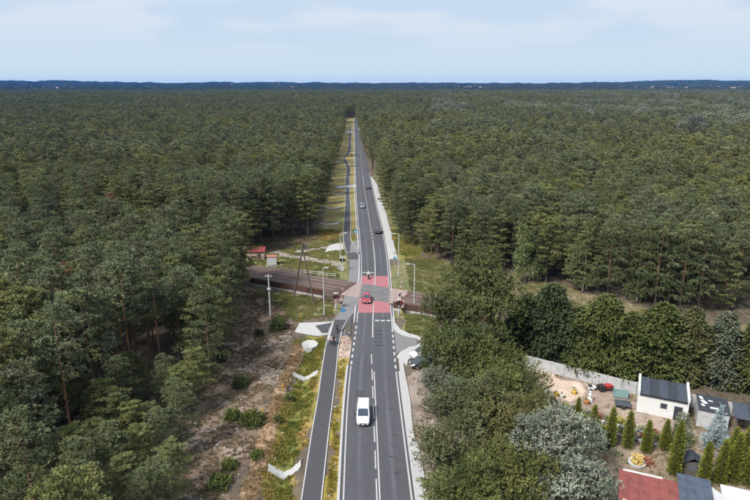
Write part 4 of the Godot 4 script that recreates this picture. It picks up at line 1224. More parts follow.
	for q in bl:
		o = thing("birch_tree", q[4], "tree", Vector3(q[0], 0, q[1]))
		var lob := []
		for k in 6:
			lob.append([Vector3(rng.randf_range(-0.45, 0.45) * q[3], q[2] * lerp(0.2, 0.9, k / 5.0), rng.randf_range(-0.45, 0.45) * q[3]), Vector3(q[3] * lerp(0.75, 0.42, k / 5.0), q[2] * 0.13, q[3] * lerp(0.75, 0.42, k / 5.0))])
		leafy(o, q[2] * 0.72, 0.15, lob, 1100, 7, 0.3, 0.17, q[5], q[5] * 1.45, Color(0.55, 0.53, 0.5))
		if q[6] > 0.0: o.rotation.z = 0.09
	# pale willows and poplars that stand out of the far forest
	var wp: Node3D = null
	for q in [[214, -402, 1.05], [172, -430, 0.85], [186, -424, 0.7], [262, -432, 0.75], [150, -520, 0.9], [11.5, -318, 0.55]]:
		if wp == null:
			wp = thing("willow_tree", "pale grey willow crown standing out of the far pine forest", "tree", Vector3(q[0], 0, q[1]), 0.0, "pale willows in the far forest")
			leafy(wp, 10.0, 0.4, [[Vector3(0, 18, 0), Vector3(6.0, 4.5, 6.0)], [Vector3(-5, 15, 1), Vector3(5.0, 4.5, 5.0)], [Vector3(5, 15, 1), Vector3(5.5, 4.5, 5.0)], [Vector3(0, 14, 5), Vector3(6.0, 5.0, 4.0)]], 2600, 6, 0.5, 0.3, Color(0.12, 0.13, 0.11), Color(0.19, 0.195, 0.17), bk)
			wp.scale = Vector3.ONE * q[2]
		else:
			copy(wp, "willow_tree", Vector3(q[0], 0, q[1]), rng.randf() * TAU, "", Vector3(q[2], q[2], q[2]))
	# dead pines, rust brown
	var dp2: Node3D = null
	for q in DEAD:
		if dp2 == null:
			dp2 = thing("dead_pine", "rust brown dead pine among the green crowns", "tree", Vector3(q[0], 0, q[1]), 0.0, "dead brown pines")
			var t := MB.new()
			pine_trunk(t, 16.6, 0.6, 1.5)
			put("trunk", t, M.bark, dp2)
			var c := MB.new()
			pine_crown(c, 16.6, 0.72, 1.5, 20, 5, 7, 0.4, 0.09, Color(0.17, 0.085, 0.055), Color(0.25, 0.135, 0.09))
			put("crown", c, M.leaf, dp2)
		else:
			copy(dp2, "dead_pine", Vector3(q[0], 0, q[1]), rng.randf() * TAU)
	# bushes
	var bl2 := [[-18.1, -100.6, 1.75, 2.6, "dense dark green young pine beside the concrete utility pole", Color(0.05, 0.07, 0.024), Color(0.10, 0.115, 0.035)], [-21.0, -98.0, 0.9, 1.3, "small dark bush next to the young pine", Color(0.042, 0.056, 0.024), Color(0.07, 0.085, 0.035)],
		[-19.6, -70.6, 1.3, 1.2, "round green bush on the bare clearing, smaller of the middle pair", Color(0.055, 0.075, 0.022), Color(0.10, 0.12, 0.035)], [-16.6, -69.4, 1.9, 1.5, "wide green bush on the bare clearing, larger of the middle pair", Color(0.055, 0.075, 0.022), Color(0.11, 0.125, 0.035)], [-20.4, -79.6, 1.5, 1.3, "dark green bush by the pale rubble track", Color(0.05, 0.065, 0.024), Color(0.085, 0.10, 0.035)],
		[-17.4, -60.2, 1.1, 0.9, "low green bush in dry weeds on the clearing", Color(0.065, 0.085, 0.025), Color(0.12, 0.13, 0.04)], [-17.8, -56.6, 1.5, 1.1, "leafy green bush beside the tan grass bank", Color(0.065, 0.085, 0.025), Color(0.12, 0.14, 0.04)], [-14.4, -61.8, 0.9, 0.8, "small bush against the tan grass bank", Color(0.065, 0.085, 0.025), Color(0.12, 0.13, 0.04)], [-25.5, -88.0, 1.2, 1.3, "dark bush at the foot of the forest edge", Color(0.04, 0.055, 0.022), Color(0.07, 0.085, 0.03)],
		[8.0, -62.5, 0.9, 1.0, "small green bush at the footway edge", Color(0.07, 0.09, 0.03), Color(0.12, 0.135, 0.045)], [-13.2, -70.0, 0.6, 0.5, "tiny green bush at the edge of the grassy ditch", Color(0.07, 0.09, 0.03), Color(0.12, 0.135, 0.045)], [-12.6, -76.0, 0.7, 0.6, "weedy green clump at the head of the grassy ditch", Color(0.08, 0.10, 0.04), Color(0.14, 0.15, 0.06)]]
	for q in bl2:
		o = thing("bush", q[4], "bush", Vector3(q[0], gy(q[0], q[1]), q[1]))
		bush(o, q[2], q[3], int(130 * q[2] * q[2]) + 60, 0.28, 0.12, q[5], q[6])

# ------------------------------------------------------------------ street furniture
func make_furniture() -> void:
	var lamps := [[Vector3(-10.0, 0, -107.2), 9.9, Vector3(1, 0, 0.1), 0.3, "white street lamp beside the cycle path and the near signal"], [Vector3(5.6, 0, -132.5), 10.2, Vector3(-1, 0, 0), 1.0, "tall white street lamp with short arm beside the blue sign"], [Vector3(8.1, 0, -113.7), 8.6, Vector3(-1, 0, 0), 1.1, "white street lamp at the crossing next to the panel fence"], [Vector3(-8.4, 0, -136.4), 9.4, Vector3(1, 0, 0), 0.9, "white street lamp beside the white pipe railing"]]
	for q in lamps:
		var o := thing("street_lamp", q[4], "street lamp", q[0])
		var m := MB.new()
		m.tube([Vector3(0, -0.1, 0), Vector3(0, q[1], 0)], [0.13, 0.09], 8)
		put("pole", m, M.pole, o)
		var b := MB.new()
		b.tube([Vector3(0, -0.05, 0), Vector3(0, 0.5, 0)], [0.2, 0.17], 8)
		put("base", b, M.concrete, o)
		var a := MB.new()
		var e: Vector3 = Vector3(0, q[1], 0) + q[2].normalized() * q[3]
		a.tube([Vector3(0, q[1] - 0.1, 0), Vector3(0, q[1] + 0.08, 0).lerp(e, 0.3), e + Vector3(0, 0.1, 0)], [0.06, 0.05, 0.05], 6)
		put("arm", a, M.pole, o)
		var hd := MB.new()
		hd.bar(e + Vector3(0, 0.1, 0), e + Vector3(0, 0.13, 0) + q[2].normalized() * 0.75, 0.34, 0.13)
		put("lamp_head", hd, M.pole, o)
		var gl := MB.new()
		gl.bar(e + Vector3(0, 0.02, 0) + q[2].normalized() * 0.15, e + Vector3(0, 0.05, 0) + q[2].normalized() * 0.65, 0.26, 0.05)
		put("lens", gl, M.headlight, o)
	# concrete utility pole
	var o := thing("utility_pole", "round concrete utility pole behind the young pine", "utility pole", Vector3(-20.5, 0, -106.7))
	var m := MB.new()
	m.tube([Vector3(0, -0.1, 0), Vector3(0.0, 8.8, 0)], [0.19, 0.13], 8)
	put("pole", m, M.concrete, o)
	m = MB.new()
	m.bar(Vector3(-0.7, 8.4, 0), Vector3(0.7, 8.4, 0), 0.1, 0.1)
	put("cross_arm", m, M.concrete, o)
	for x in [-0.6, -0.2, 0.2, 0.6]:
		m = MB.new()
		m.lathe(Vector3(x, 8.45, 0), [[0.03, 0], [0.07, 0.05], [0.05, 0.12], [0.07, 0.16], [0.0, 0.22]], 7)
		put("insulator", m, M.pole, o)
	m = MB.new()
	m.box(Vector3(0, 5.9, 0.22), Vector3(0.7, 0.35, 0.28))
	put("junction_box", m, M.concrete, o)
	# timber A-frame pole
	o = thing("timber_pole", "dark timber A-frame power pole standing in the grass beside the brown fence", "utility pole", Vector3(-15.0, 0, -115.5))
	var apex := Vector3(0.1, 11.2, 0)
	for e in [Vector3(-2.4, -0.1, -2.3), Vector3(2.5, -0.1, 2.3)]:
		m = MB.new()
		m.tube([e, apex + e * 0.03], [0.19, 0.13], 8)
		put("leg", m, M.timber, o)
	m = MB.new()
	m.tube([Vector3(0.1, 10.6, 0), Vector3(0.3, 12.9, 0)], [0.14, 0.1], 8)
	put("top_post", m, M.timber, o)
	m = MB.new()
	m.bar(Vector3(-1.0, 5.4, -1.0), Vector3(1.1, 5.4, 1.0), 0.14, 0.16)
	put("brace", m, M.timber, o)
	for y in [10.2, 11.5]:
		m = MB.new()
		m.bar(Vector3(-1.5, y, 0.2), Vector3(1.7, y - 0.1, 0.2), 0.13, 0.13)
		put("cross_arm", m, M.timber, o)
		for x in [-1.4, -0.6, 0.8, 1.6]:
			m = MB.new()
			m.lathe(Vector3(x, y + 0.05, 0.2), [[0.04, 0], [0.13, 0.06], [0.08, 0.17], [0.13, 0.24], [0.0, 0.38]], 7)
			put("insulator", m, M.black, o)
	m = MB.new()
	m.box(Vector3(0.5, 11.9, -0.4), Vector3(0.8, 1.0, 0.7))
	put("switch_box", m, M.timber, o)
	# crossing signals
	var sg := [[Vector3(-7.9, 0, -110.9), 1.0, "crossing signal with black lamp board beside the cycle path and white lamp", 0.0], [Vector3(4.7, 0, -107.4), 1.0, "crossing signal with wide black lamp board beside the right lane", 0.0], [Vector3(-7.9, 0, -136.2), -1.0, "crossing signal with black lamp board behind the white pipe railing", PI]]
	for q in sg:
		o = thing("crossing_signal", q[2], "railway signal", q[0], q[3])
		m = MB.new(); m.tube([Vector3(0, -0.1, 0), Vector3(0, 3.6, 0)], [0.08, 0.07], 8); put("pole", m, M.pole, o)
		m = MB.new()
		for k in 16:
			var a0 := TAU * k / 16.0
			var a1 := TAU * (k + 1) / 16.0
			m.tri(Vector3(0, 2.7, 0.1), Vector3(cos(a0) * 0.78, 2.7 + sin(a0) * 0.42, 0.1), Vector3(cos(a1) * 0.78, 2.7 + sin(a1) * 0.42, 0.1), Vector3(0, 0, 1))
			m.tri(Vector3(0, 2.7, 0.06), Vector3(cos(a0) * 0.78, 2.7 + sin(a0) * 0.42, 0.06), Vector3(cos(a1) * 0.78, 2.7 + sin(a1) * 0.42, 0.06), Vector3(0, 0, -1))
			m.quad(Vector3(cos(a0) * 0.78, 2.7 + sin(a0) * 0.42, 0.06), Vector3(cos(a1) * 0.78, 2.7 + sin(a1) * 0.42, 0.06), Vector3(cos(a1) * 0.78, 2.7 + sin(a1) * 0.42, 0.1), Vector3(cos(a0) * 0.78, 2.7 + sin(a0) * 0.42, 0.1), Vector3(cos(a0), sin(a0), 0))
		put("lamp_board", m, M.black, o)
		for x in [-0.38, 0.38]:
			m = MB.new()
			m.lathe(Vector3(x, 2.7, 0.1), [[0.17, 0.0], [0.17, 0.14], [0.13, 0.14], [0.12, 0.05], [0.0, 0.06]], 10, Basis(Vector3.RIGHT, PI / 2))
			put("signal_lamp", m, M.lamp_red, o)
		for s in [1.0, -1.0]:
			m = MB.new()
			var d := Vector3(0.85, 0.42 * s, 0)
			m.bar(Vector3(0, 3.45, 0.12 + 0.02 * s) - d * 0.72, Vector3(0, 3.45, 0.12 + 0.02 * s) + d * 0.72, 0.02, 0.16)
			put("cross_blade", m, M.white, o)
			for e in [-1.0, 1.0]:
				m = MB.new()
				m.bar(Vector3(0, 3.45, 0.125 + 0.022 * s) + d * 0.5 * e, Vector3(0, 3.45, 0.125 + 0.022 * s) + d * 0.7 * e, 0.024, 0.164)
				put("blade_tip", m, M.redsign, o)
		m = MB.new(); m.box(Vector3(0, 0.5, -0.2), Vector3(0.45, 0.9, 0.3)); put("relay_box", m, M.pole, o)
	# barriers with the boom raised
	for q in [[Vector3(-6.9, 0, -112.6), "barrier machine with raised red and white boom beside the cycle path"], [Vector3(5.5, 0, -108.9), "barrier machine with yellow cabinet and raised boom beside the lamp"], [Vector3(5.3, 0, -117.2), "raised red and white boom behind the tracks' near slabs"]]:
		o = thing("barrier", q[1], "barrier", q[0])
		m = MB.new(); m.box(Vector3(0, 0.6, 0), Vector3(0.45, 1.2, 0.5)); put("cabinet", m, M.yellow if q[0].z > -110.0 else M.pole, o)
		m = MB.new(); m.box(Vector3(0, 1.22, 0), Vector3(0.5, 0.06, 0.55)); put("lid", m, M.pole, o)
		for k in 6:
			m = MB.new()
			m.bar(Vector3(0.05 * k, 1.0 + 0.5 * k, 0.3), Vector3(0.05 * (k + 1), 1.0 + 0.5 * (k + 1), 0.3), 0.1, 0.14)
			put("boom_section", m, M.redsign if k % 2 == 0 else M.white, o)
		m = MB.new(); m.box(Vector3(-0.1, 0.85, 0.3), Vector3(0.3, 0.45, 0.12)); put("counterweight", m, M.black, o)
	# white pipe railing north of the tracks
	o = thing("pipe_railing", "white pipe railing in the grass beside the tracks", "railing", Vector3(-11.5, 0, -134.0))
	var rpts := [Vector3(-5.6, 0, 0.6), Vector3(-3.8, 0, 1.4), Vector3(-1.8, 0, 2.2), Vector3(0.2, 0, 3.1), Vector3(2.2, 0, 3.6)]
	for k in 5:
		m = MB.new(); m.tube([rpts[k] - Vector3(0, 0.1, 0), rpts[k] + Vector3(0, 1.15, 0)], [0.06, 0.06], 6); put("post", m, M.pole, o)
		if k < 4:
			for y in [0.6, 1.1]:
				m = MB.new(); m.tube([rpts[k] + Vector3(0, y, 0), rpts[k + 1] + Vector3(0, y, 0)], [0.045, 0.045], 6); put("rail", m, M.pole, o)
	# signs
	var sign_pole := func(at: Vector3, h: float, label: String, called: String):
		var t := thing(called, label, "road sign", at)
		var b := MB.new(); b.tube([Vector3(0, -0.1, 0), Vector3(0, h, 0)], [0.035, 0.035], 6); put("pole", b, M.pole, t)
		return t
	o = sign_pole.call(Vector3(-4.9, 0, -103.6), 3.0, "round blue sign on a bent pole beside the cycle path", "round_sign")
	m = MB.new(); m.tube([Vector3(0, 2.95, 0), Vector3(-0.5, 3.2, 0.1), Vector3(-1.0, 3.05, 0.15)], [0.035, 0.035, 0.035], 6); put("arm", m, M.pole, o)
	m = MB.new(); m.lathe(Vector3(-1.15, 2.75, 0.2), [[0.0, -0.02], [0.45, -0.02], [0.45, 0.02], [0.0, 0.02]], 18, Basis(Vector3.RIGHT, PI / 2)); put("face", m, M.blue, o)
	m = MB.new(); m.tube([Vector3(-1.3, 2.62, 0.235), Vector3(-1.15, 2.9, 0.235), Vector3(-1.0, 2.62, 0.235)], [0.03, 0.03, 0.03], 5); put("symbol", m, M.white, o)
	o = sign_pole.call(Vector3(-5.7, 0, -165.0), 3.0, "square blue sign on the grass strip between road and cycle path", "square_sign")
	m = MB.new(); m.box(Vector3(0, 2.7, 0.06), Vector3(0.95, 0.95, 0.03)); put("face", m, M.blue, o)
	m = MB.new(); m.box(Vector3(0, 2.62, 0.08), Vector3(0.5, 0.3, 0.014)); put("symbol", m, M.white, o)
	o = sign_pole.call(Vector3(5.3, 0, -157.4), 3.2, "yellow triangular warning sign in the grass beside the gravel strip", "warning_sign")
	for q in [[0.55, 0.05, M.redsign, "border"], [0.43, 0.066, M.yellow, "face"]]:
		m = MB.new()
		var tp := []
		for k in 3: tp.append(Vector3(sin(TAU * k / 3.0) * q[0], 2.75 + cos(TAU * k / 3.0) * q[0], 0.0))
		for zz in [q[1], q[1] - 0.015]:
			m.tri(tp[0] + Vector3(0, 0, zz), tp[1] + Vector3(0, 0, zz), tp[2] + Vector3(0, 0, zz), Vector3(0, 0, 1))
		for k in 3:
			m.quad(tp[k] + Vector3(0, 0, q[1]), tp[(k + 1) % 3] + Vector3(0, 0, q[1]), tp[(k + 1) % 3] + Vector3(0, 0, q[1] - 0.015), tp[k] + Vector3(0, 0, q[1] - 0.015))
		put(q[3], m, q[2], o)
	o = sign_pole.call(Vector3(4.9, 0, -139.6), 2.6, "small blue sign at the end of the gravel strip beside tall lamp", "blue_sign")
	m = MB.new(); m.box(Vector3(0, 2.2, 0.06), Vector3(0.6, 0.6, 0.03)); put("face", m, M.blue, o)
	o = sign_pole.call(Vector3(5.0, 0, -143.0), 2.8, "round white sign back behind the small blue sign", "round_sign")
	m = MB.new(); m.lathe(Vector3(0, 2.6, 0.06), [[0.0, -0.02], [0.4, -0.02], [0.4, 0.02], [0.0, 0.02]], 16, Basis(Vector3.RIGHT, PI / 2)); put("face", m, M.pole, o)
	o = sign_pole.call(Vector3(3.9, 0, -130.0), 2.6, "tall narrow yellow marker board with white bars beside the footway", "marker_board")
	m = MB.new(); m.box(Vector3(0, 1.4, 0.06), Vector3(0.34, 2.3, 0.03)); put("face", m, mat(lin(0.25, 0.17, 0.04), 0.6), o)
	for k in 3:
		m = MB.new(); m.box(Vector3(0, 0.8 + 0.6 * k, 0.085), Vector3(0.2, 0.24, 0.012)); put("stripe", m, M.white, o)
	for q in [[Vector3(-14.4, 0, -105.7), "yellow marker post in the grass beside the white access apron"], [Vector3(-13.6, 0, -77.4), "yellow marker post in weeds near the oval concrete pad"], [Vector3(-15.4, 0, -71.0), "yellow marker post beside the wide bush"], [Vector3(10.6, 0, -104.6), "yellow marker post in the grass by the side road"]]:
		q[0].y = gy(q[0].x, q[0].z)
		o = thing("marker_post", q[1], "marker post", q[0])
		m = MB.new(); m.tube([Vector3(0, -0.1, 0), Vector3(0, 1.1, 0)], [0.07, 0.07], 6); put("post", m, M.yellow, o)
		m = MB.new(); m.box(Vector3(0, 1.1, 0.03), Vector3(0.22, 0.3, 0.12)); put("plate", m, M.yellow, o)
	# white switch cabinet with brown roof, on its slab
	o = thing("switch_cabinet", "white equipment cabinet with brown roof on a concrete slab beside the tracks", "cabinet", Vector3(-26.0, 0, -141.0), 0.12)
	m = MB.new(); m.box(Vector3(0.5, 0.04, 0), Vector3(4.0, 0.16, 2.6)); put("slab", m, M.pale, o)
	m = MB.new(); m.box(Vector3(0, 1.25, 0), Vector3(2.3, 2.25, 1.7)); put("body", m, M.white, o)
	m = MB.new()
	m.quad(Vector3(-1.3, 2.38, 1.0), Vector3(1.3, 2.38, 1.0), Vector3(1.3, 2.7, 0), Vector3(-1.3, 2.7, 0), Vector3.UP)
	m.quad(Vector3(-1.3, 2.38, -1.0), Vector3(1.3, 2.38, -1.0), Vector3(1.3, 2.7, 0), Vector3(-1.3, 2.7, 0), Vector3.UP)
	m.quad(Vector3(-1.3, 2.375, -1.0), Vector3(1.3, 2.375, -1.0), Vector3(1.3, 2.375, 1.0), Vector3(-1.3, 2.375, 1.0), Vector3.DOWN)
	for x in [-1.3, 1.3]: m.tri(Vector3(x, 2.38, 1.0), Vector3(x, 2.38, -1.0), Vector3(x, 2.7, 0), Vector3(x, 0, 0))
	put("roof", m, mat(lin(0.24, 0.10, 0.06), 0.8), o)
	for x in [-0.56, 0.56]:
		m = MB.new(); m.box(Vector3(x, 1.2, 0.86), Vector3(1.0, 1.9, 0.03)); put("door", m, M.pole, o)
	# pale hut with red roof under the trees
	o = thing("hut", "small beige hut with red roof under the forest edge beside the white cabinet", "hut", Vector3(-31.2, 0, -146.6), 0.1)
	o.scale = Vector3(0.86, 0.86, 0.86)
	m = MB.new(); m.box(Vector3(0, 1.2, 0), Vector3(5.4, 2.6, 3.0)); put("wall", m, mat(lin(0.34, 0.25, 0.19), 0.85, null), o)
	for k in 5:
		m = MB.new(); m.bar(Vector3(-2.4 + k * 1.2, 2.55, 1.8), Vector3(-2.4 + k * 1.2, 3.2, -1.8), 1.17, 0.08); put("roof_sheet", m, mat(lin(0.17, 0.022 + 0.01 * (k % 2), 0.026), 0.6), o)
	m = MB.new(); m.box(Vector3(1.2, 1.0, 1.52), Vector3(0.9, 2.0, 0.05)); put("door", m, M.timber, o)
	# concrete pads that line the ditch
	var oval := MB.new()
	for q in [[[-12.9,-94.3],[-12.6,-95.3],[-11.8,-95.9],[-10.7,-95.6],[-10.0,-94.5],[-10.1,-93.3],[-10.9,-92.4],[-11.9,-92.5],[-12.6,-93.2]]]:
		var pts := p2(q)
		var mid := Vector2.ZERO
		for e in pts: mid += e / pts.size()
		for k in pts.size():
			var a := pts[k]
			var b := pts[(k + 1) % pts.size()]
			oval.tri(Vector3(mid.x, -0.28, mid.y), Vector3(a.x, 0.1, a.y), Vector3(b.x, 0.1, b.y), Vector3.UP)
			oval.quad(Vector3(a.x, 0.1, a.y), Vector3(b.x, 0.1, b.y), Vector3(b.x, -0.8, b.y), Vector3(a.x, -0.8, a.y))
	tag(put("ditch_lining", oval, M.rough_pale), "oval pale concrete basin at the head of the ditch", "concrete lining")
	var vs := [[Vector3(-11.1, 0.05, -84.0), 2.05, 1.25, 0.18, "curved pale concrete lining across the ditch, with the oval basin close by"], [Vector3(-10.85, 0.05, -60.4), 1.95, 1.3, 0.15, "curved pale concrete lining across the grassy ditch beside the cycle path"], [Vector3(-14.8, 0, -186.5), 3.2, 1.6, 0.2, "pale V-shaped ditch lining in orange grass beyond the railway"], [Vector3(-15.4, 0, -212.0), 3.0, 1.8, 0.2, "pale V-shaped ditch lining next to the dark forest edge"], [Vector3(-15.6, 0, -240.0), 2.4, 1.8, 0.2, "pale V-shaped ditch lining near the white access apron"], [Vector3(-28.0, 0, -520.0), 4.0, 6.0, 0.1, "pale concrete lining far along the road"], [Vector3(-22.5, 0, -345.0), 2.5, 3.0, 0.1, "pale concrete lining beside the bend of the cycle path"]]
	for q in vs:
		m = MB.new()
		var far: bool = q[0].z < -120.0
		for k in 12:
			var a := (k - 6.0) / 6.0
			var b := (k - 5.0) / 6.0
			var ya: float = (0.34 * a * a + 0.03) if far else -0.84 * (1.0 - pow(abs(a), 1.3)) + 0.06
			var yb: float = (0.34 * b * b + 0.03) if far else -0.84 * (1.0 - pow(abs(b), 1.3)) + 0.06
			var w: float = q[2] * 0.5
			var za: float = (1.0 - a * a) * 0.9 + sin(k * 2.3 + q[1] * 7.0) * 0.1
			var zb2: float = (1.0 - b * b) * 0.9 + sin((k + 1) * 2.3 + q[1] * 7.0) * 0.1
			m.quad(Vector3(a * q[1], ya, za - w), Vector3(b * q[1], yb, zb2 - w), Vector3(b * q[1], yb, zb2 + w), Vector3(a * q[1], ya, za + w), Vector3.UP)
			m.quad(Vector3(a * q[1], ya, za + w), Vector3(b * q[1], yb, zb2 + w), Vector3(b * q[1], yb - 0.4, zb2 + w), Vector3(a * q[1], ya - 0.4, za + w), Vector3.BACK)
			m.quad(Vector3(a * q[1], ya, za - w), Vector3(b * q[1], yb, zb2 - w), Vector3(b * q[1], yb - 0.4, zb2 - w), Vector3(a * q[1], ya - 0.4, za - w), Vector3.FORWARD)
		var l := put("ditch_lining", m, M.rough_pale)
		l.position = q[0]; l.rotation.y = q[3]
		tag(l, q[4], "concrete lining")

# ------------------------------------------------------------------ vehicles
func loft(st: Array) -> MB:                   # st: [z, half width, bottom, top]
	var mb := MB.new()
	var rings := []
	for s in st:
		var w: float = s[1]
		var b: float = s[2]
		var t: float = s[3]
		rings.append([Vector3(w * 0.86, b, s[0]), Vector3(w * 0.98, b + (t - b) * 0.22, s[0]), Vector3(w, b + (t - b) * 0.55, s[0]), Vector3(w * 0.97, b + (t - b) * 0.85, s[0]), Vector3(w * 0.86, t, s[0]), Vector3(w * 0.4, t + 0.03, s[0]), Vector3(-w * 0.4, t + 0.03, s[0]), Vector3(-w * 0.86, t, s[0]), Vector3(-w * 0.97, b + (t - b) * 0.85, s[0]), Vector3(-w, b + (t - b) * 0.55, s[0]), Vector3(-w * 0.98, b + (t - b) * 0.22, s[0]), Vector3(-w * 0.86, b, s[0])])
	for i in rings.size() - 1:
		for k in 12:
			var k2 := (k + 1) % 12
			var cen := Vector3(0, (st[i][2] + st[i][3]) / 2, (st[i][0] + st[i + 1][0]) / 2)
			mb.quad(rings[i][k], rings[i][k2], rings[i + 1][k2], rings[i + 1][k], (rings[i][k] + rings[i + 1][k2]) * 0.5 - cen)
	for e in [0, rings.size() - 1]:
		var cn := Vector3(0, (st[e][2] + st[e][3]) / 2, st[e][0])
		for k in 12: mb.tri(cn, rings[e][k], rings[e][(k + 1) % 12], Vector3(0, 0, -1 if e == 0 else 1))
	return mb

func pane(a: Vector3, b: Vector3, c: Vector3, d: Vector3, u0: float, u1: float, v0: float, v1: float, out: Vector3) -> MB:
	var mb := MB.new()
	var f := func(u, w): return a.lerp(b, u).lerp(d.lerp(c, u), w) + out.normalized() * 0.012
	mb.quad(f.call(u0, v0), f.call(u1, v0), f.call(u1, v1), f.call(u0, v1), out)
	var g := func(u, w): return a.lerp(b, u).lerp(d.lerp(c, u), w)
	for e in [[u0, v0, u1, v0], [u1, v0, u1, v1], [u1, v1, u0, v1], [u0, v1, u0, v0]]:
		mb.quad(f.call(e[0], e[1]), f.call(e[2], e[3]), g.call(e[2], e[3]), g.call(e[0], e[1]))
	return mb

func vehicle(called: String, label: String, cat: String, at: Vector3, turn: float, kind: String, pm: Material) -> Node3D:
	var o := thing(called, label, cat, at, turn)
	var st := []
	var cb := []      # cabin: rear base z, front base z, base y, base half width, rear roof z, front roof z, roof y, roof half width
	var wz := [1.25, -1.25]
	var wr := 0.31
	if kind == "van":
		st = [[-2.3, 0.86, 0.42, 1.05], [-2.24, 0.92, 0.32, 1.12], [-1.2, 0.93, 0.25, 1.12], [0.6, 0.93, 0.25, 1.1], [1.3, 0.92, 0.26, 1.06], [1.85, 0.88, 0.28, 0.98], [2.2, 0.8, 0.3, 0.82], [2.32, 0.68, 0.36, 0.66]]
		cb = [-2.22, 1.5, 1.1, 0.86, -2.12, 0.55, 1.88, 0.75]
		wz = [1.45, -1.4]; wr = 0.33
	elif kind == "suv":
		st = [[-2.2, 0.78, 0.5, 0.9], [-2.12, 0.88, 0.36, 1.06], [-1.2, 0.93, 0.28, 1.1], [0.5, 0.93, 0.28, 1.08], [1.2, 0.91, 0.28, 1.04], [1.8, 0.86, 0.3, 0.96], [2.12, 0.76, 0.34, 0.82], [2.22, 0.62, 0.4, 0.68]]
		cb = [-2.0, 1.15, 1.06, 0.84, -1.6, 0.3, 1.66, 0.67]
		wz = [1.35, -1.32]; wr = 0.36
	else:
		st = [[-2.0, 0.72, 0.46, 0.76], [-1.93, 0.82, 0.32, 0.95], [-1.3, 0.88, 0.24, 1.0], [0.3, 0.89, 0.22, 0.98], [1.0, 0.88, 0.22, 0.94], [1.55, 0.84, 0.25, 0.86], [1.9, 0.74, 0.3, 0.72], [2.02, 0.6, 0.38, 0.6]]
		cb = [-1.82, 1.1, 0.95, 0.8, -1.35, 0.22, 1.49, 0.62]
	put("body", loft(st), pm, o)
	var q := [Vector3(-cb[3], cb[2], cb[0]), Vector3(cb[3], cb[2], cb[0]), Vector3(cb[3], cb[2], cb[1]), Vector3(-cb[3], cb[2], cb[1]), Vector3(-cb[7], cb[6], cb[4]), Vector3(cb[7], cb[6], cb[4]), Vector3(cb[7], cb[6], cb[5]), Vector3(-cb[7], cb[6], cb[5])]
	var m := MB.new()
	m.quad(q[3], q[2], q[6], q[7], Vector3(0, 0.3, 1)); m.quad(q[0], q[1], q[5], q[4], Vector3(0, 0.3, -1))
	m.quad(q[1], q[2], q[6], q[5], Vector3(1, 0.2, 0)); m.quad(q[0], q[3], q[7], q[4], Vector3(-1, 0.2, 0))
	var rc := Vector3(0, cb[6] + 0.05, (cb[4] + cb[5]) / 2)
	var mid := []
	for k in [4, 5, 6, 7]: mid.append(q[k].lerp(rc, 0.35) + Vector3(0, 0.035, 0))
	for k in 4: m.quad(q[4 + k], q[4 + (k + 1) % 4], mid[(k + 1) % 4], mid[k], Vector3.UP)
	m.quad(mid[0], mid[1], mid[2], mid[3], Vector3.UP)
	put("roof", m, pm, o)
	put("windscreen", pane(q[3], q[2], q[6], q[7], 0.07, 0.93, 0.08, 0.93, Vector3(0, 0.6, 1)), M.glass, o)
	put("rear_window", pane(q[0], q[1], q[5], q[4], 0.1, 0.9, 0.2, 0.9, Vector3(0, 0.4, -1)), M.glass, o)
	for s in [[q[1], q[2], q[6], q[5], 1.0], [q[0], q[3], q[7], q[4], -1.0]]:
		var spans := [[0.64, 0.92]] if kind == "van" else [[0.1, 0.47], [0.52, 0.9]]
		for sp in spans:
			put("side_window", pane(s[0], s[1], s[2], s[3], sp[0], sp[1], 0.12, 0.86, Vector3(s[4], 0.3, 0)), M.glass, o)
		m = MB.new(); m.box(Vector3(s[4] * (cb[3] + 0.2), cb[2] + 0.08, cb[1] - 0.45), Vector3(0.22, 0.16, 0.12)); put("mirror", m, M.black, o)
	var lz: float = st[-2][0]
	var lw: float = st[-2][1]
	for x in [-1.0, 1.0]:
		m = MB.new(); m.box(Vector3(x * lw * 0.74, st[-2][3] - 0.14, lz + 0.02), Vector3(0.32, 0.16, 0.16), Basis(Vector3.RIGHT, -0.5)); put("headlight", m, M.headlight, o)
		m = MB.new(); m.box(Vector3(x * st[1][1] * 0.84, st[1][3] - 0.16, st[1][0] - 0.04), Vector3(0.2, 0.26, 0.12)); put("taillight", m, M.redsign, o)
	m = MB.new(); m.box(Vector3(0, st[-1][2] + 0.12, st[-1][0]), Vector3(st[-1][1] * 1.3, 0.2, 0.07)); put("grille", m, M.black, o)
	m = MB.new(); m.box(Vector3(0, st[-1][2] + 0.06, st[-1][0] + 0.045), Vector3(0.52, 0.11, 0.02)); put("licence_plate", m, M.white, o)
	m = MB.new(); m.box(Vector3(0, st[0][2] + 0.2, st[0][0] - 0.02), Vector3(0.52, 0.11, 0.02)); put("licence_plate", m, M.white, o)
	for z in wz:
		for x in [-1.0, 1.0]:
			var ax := Basis(Vector3(0, 0, 1), -PI / 2 * x)
			var c := Vector3(x * (st[3][1] - 0.16), wr, z)
			m = MB.new(); m.lathe(c, [[wr * 0.6, 0.0], [wr, 0.01], [wr, 0.17], [wr * 0.92, 0.19], [wr * 0.62, 0.19]], 14, ax)
			var wh := put("wheel", m, M.rubber, o)
			m = MB.new(); m.lathe(c, [[wr * 0.62, 0.175], [wr * 0.5, 0.16], [wr * 0.15, 0.165], [0.0, 0.175]], 10, ax)
			put("rim", m, M.chrome, wh)
	return o

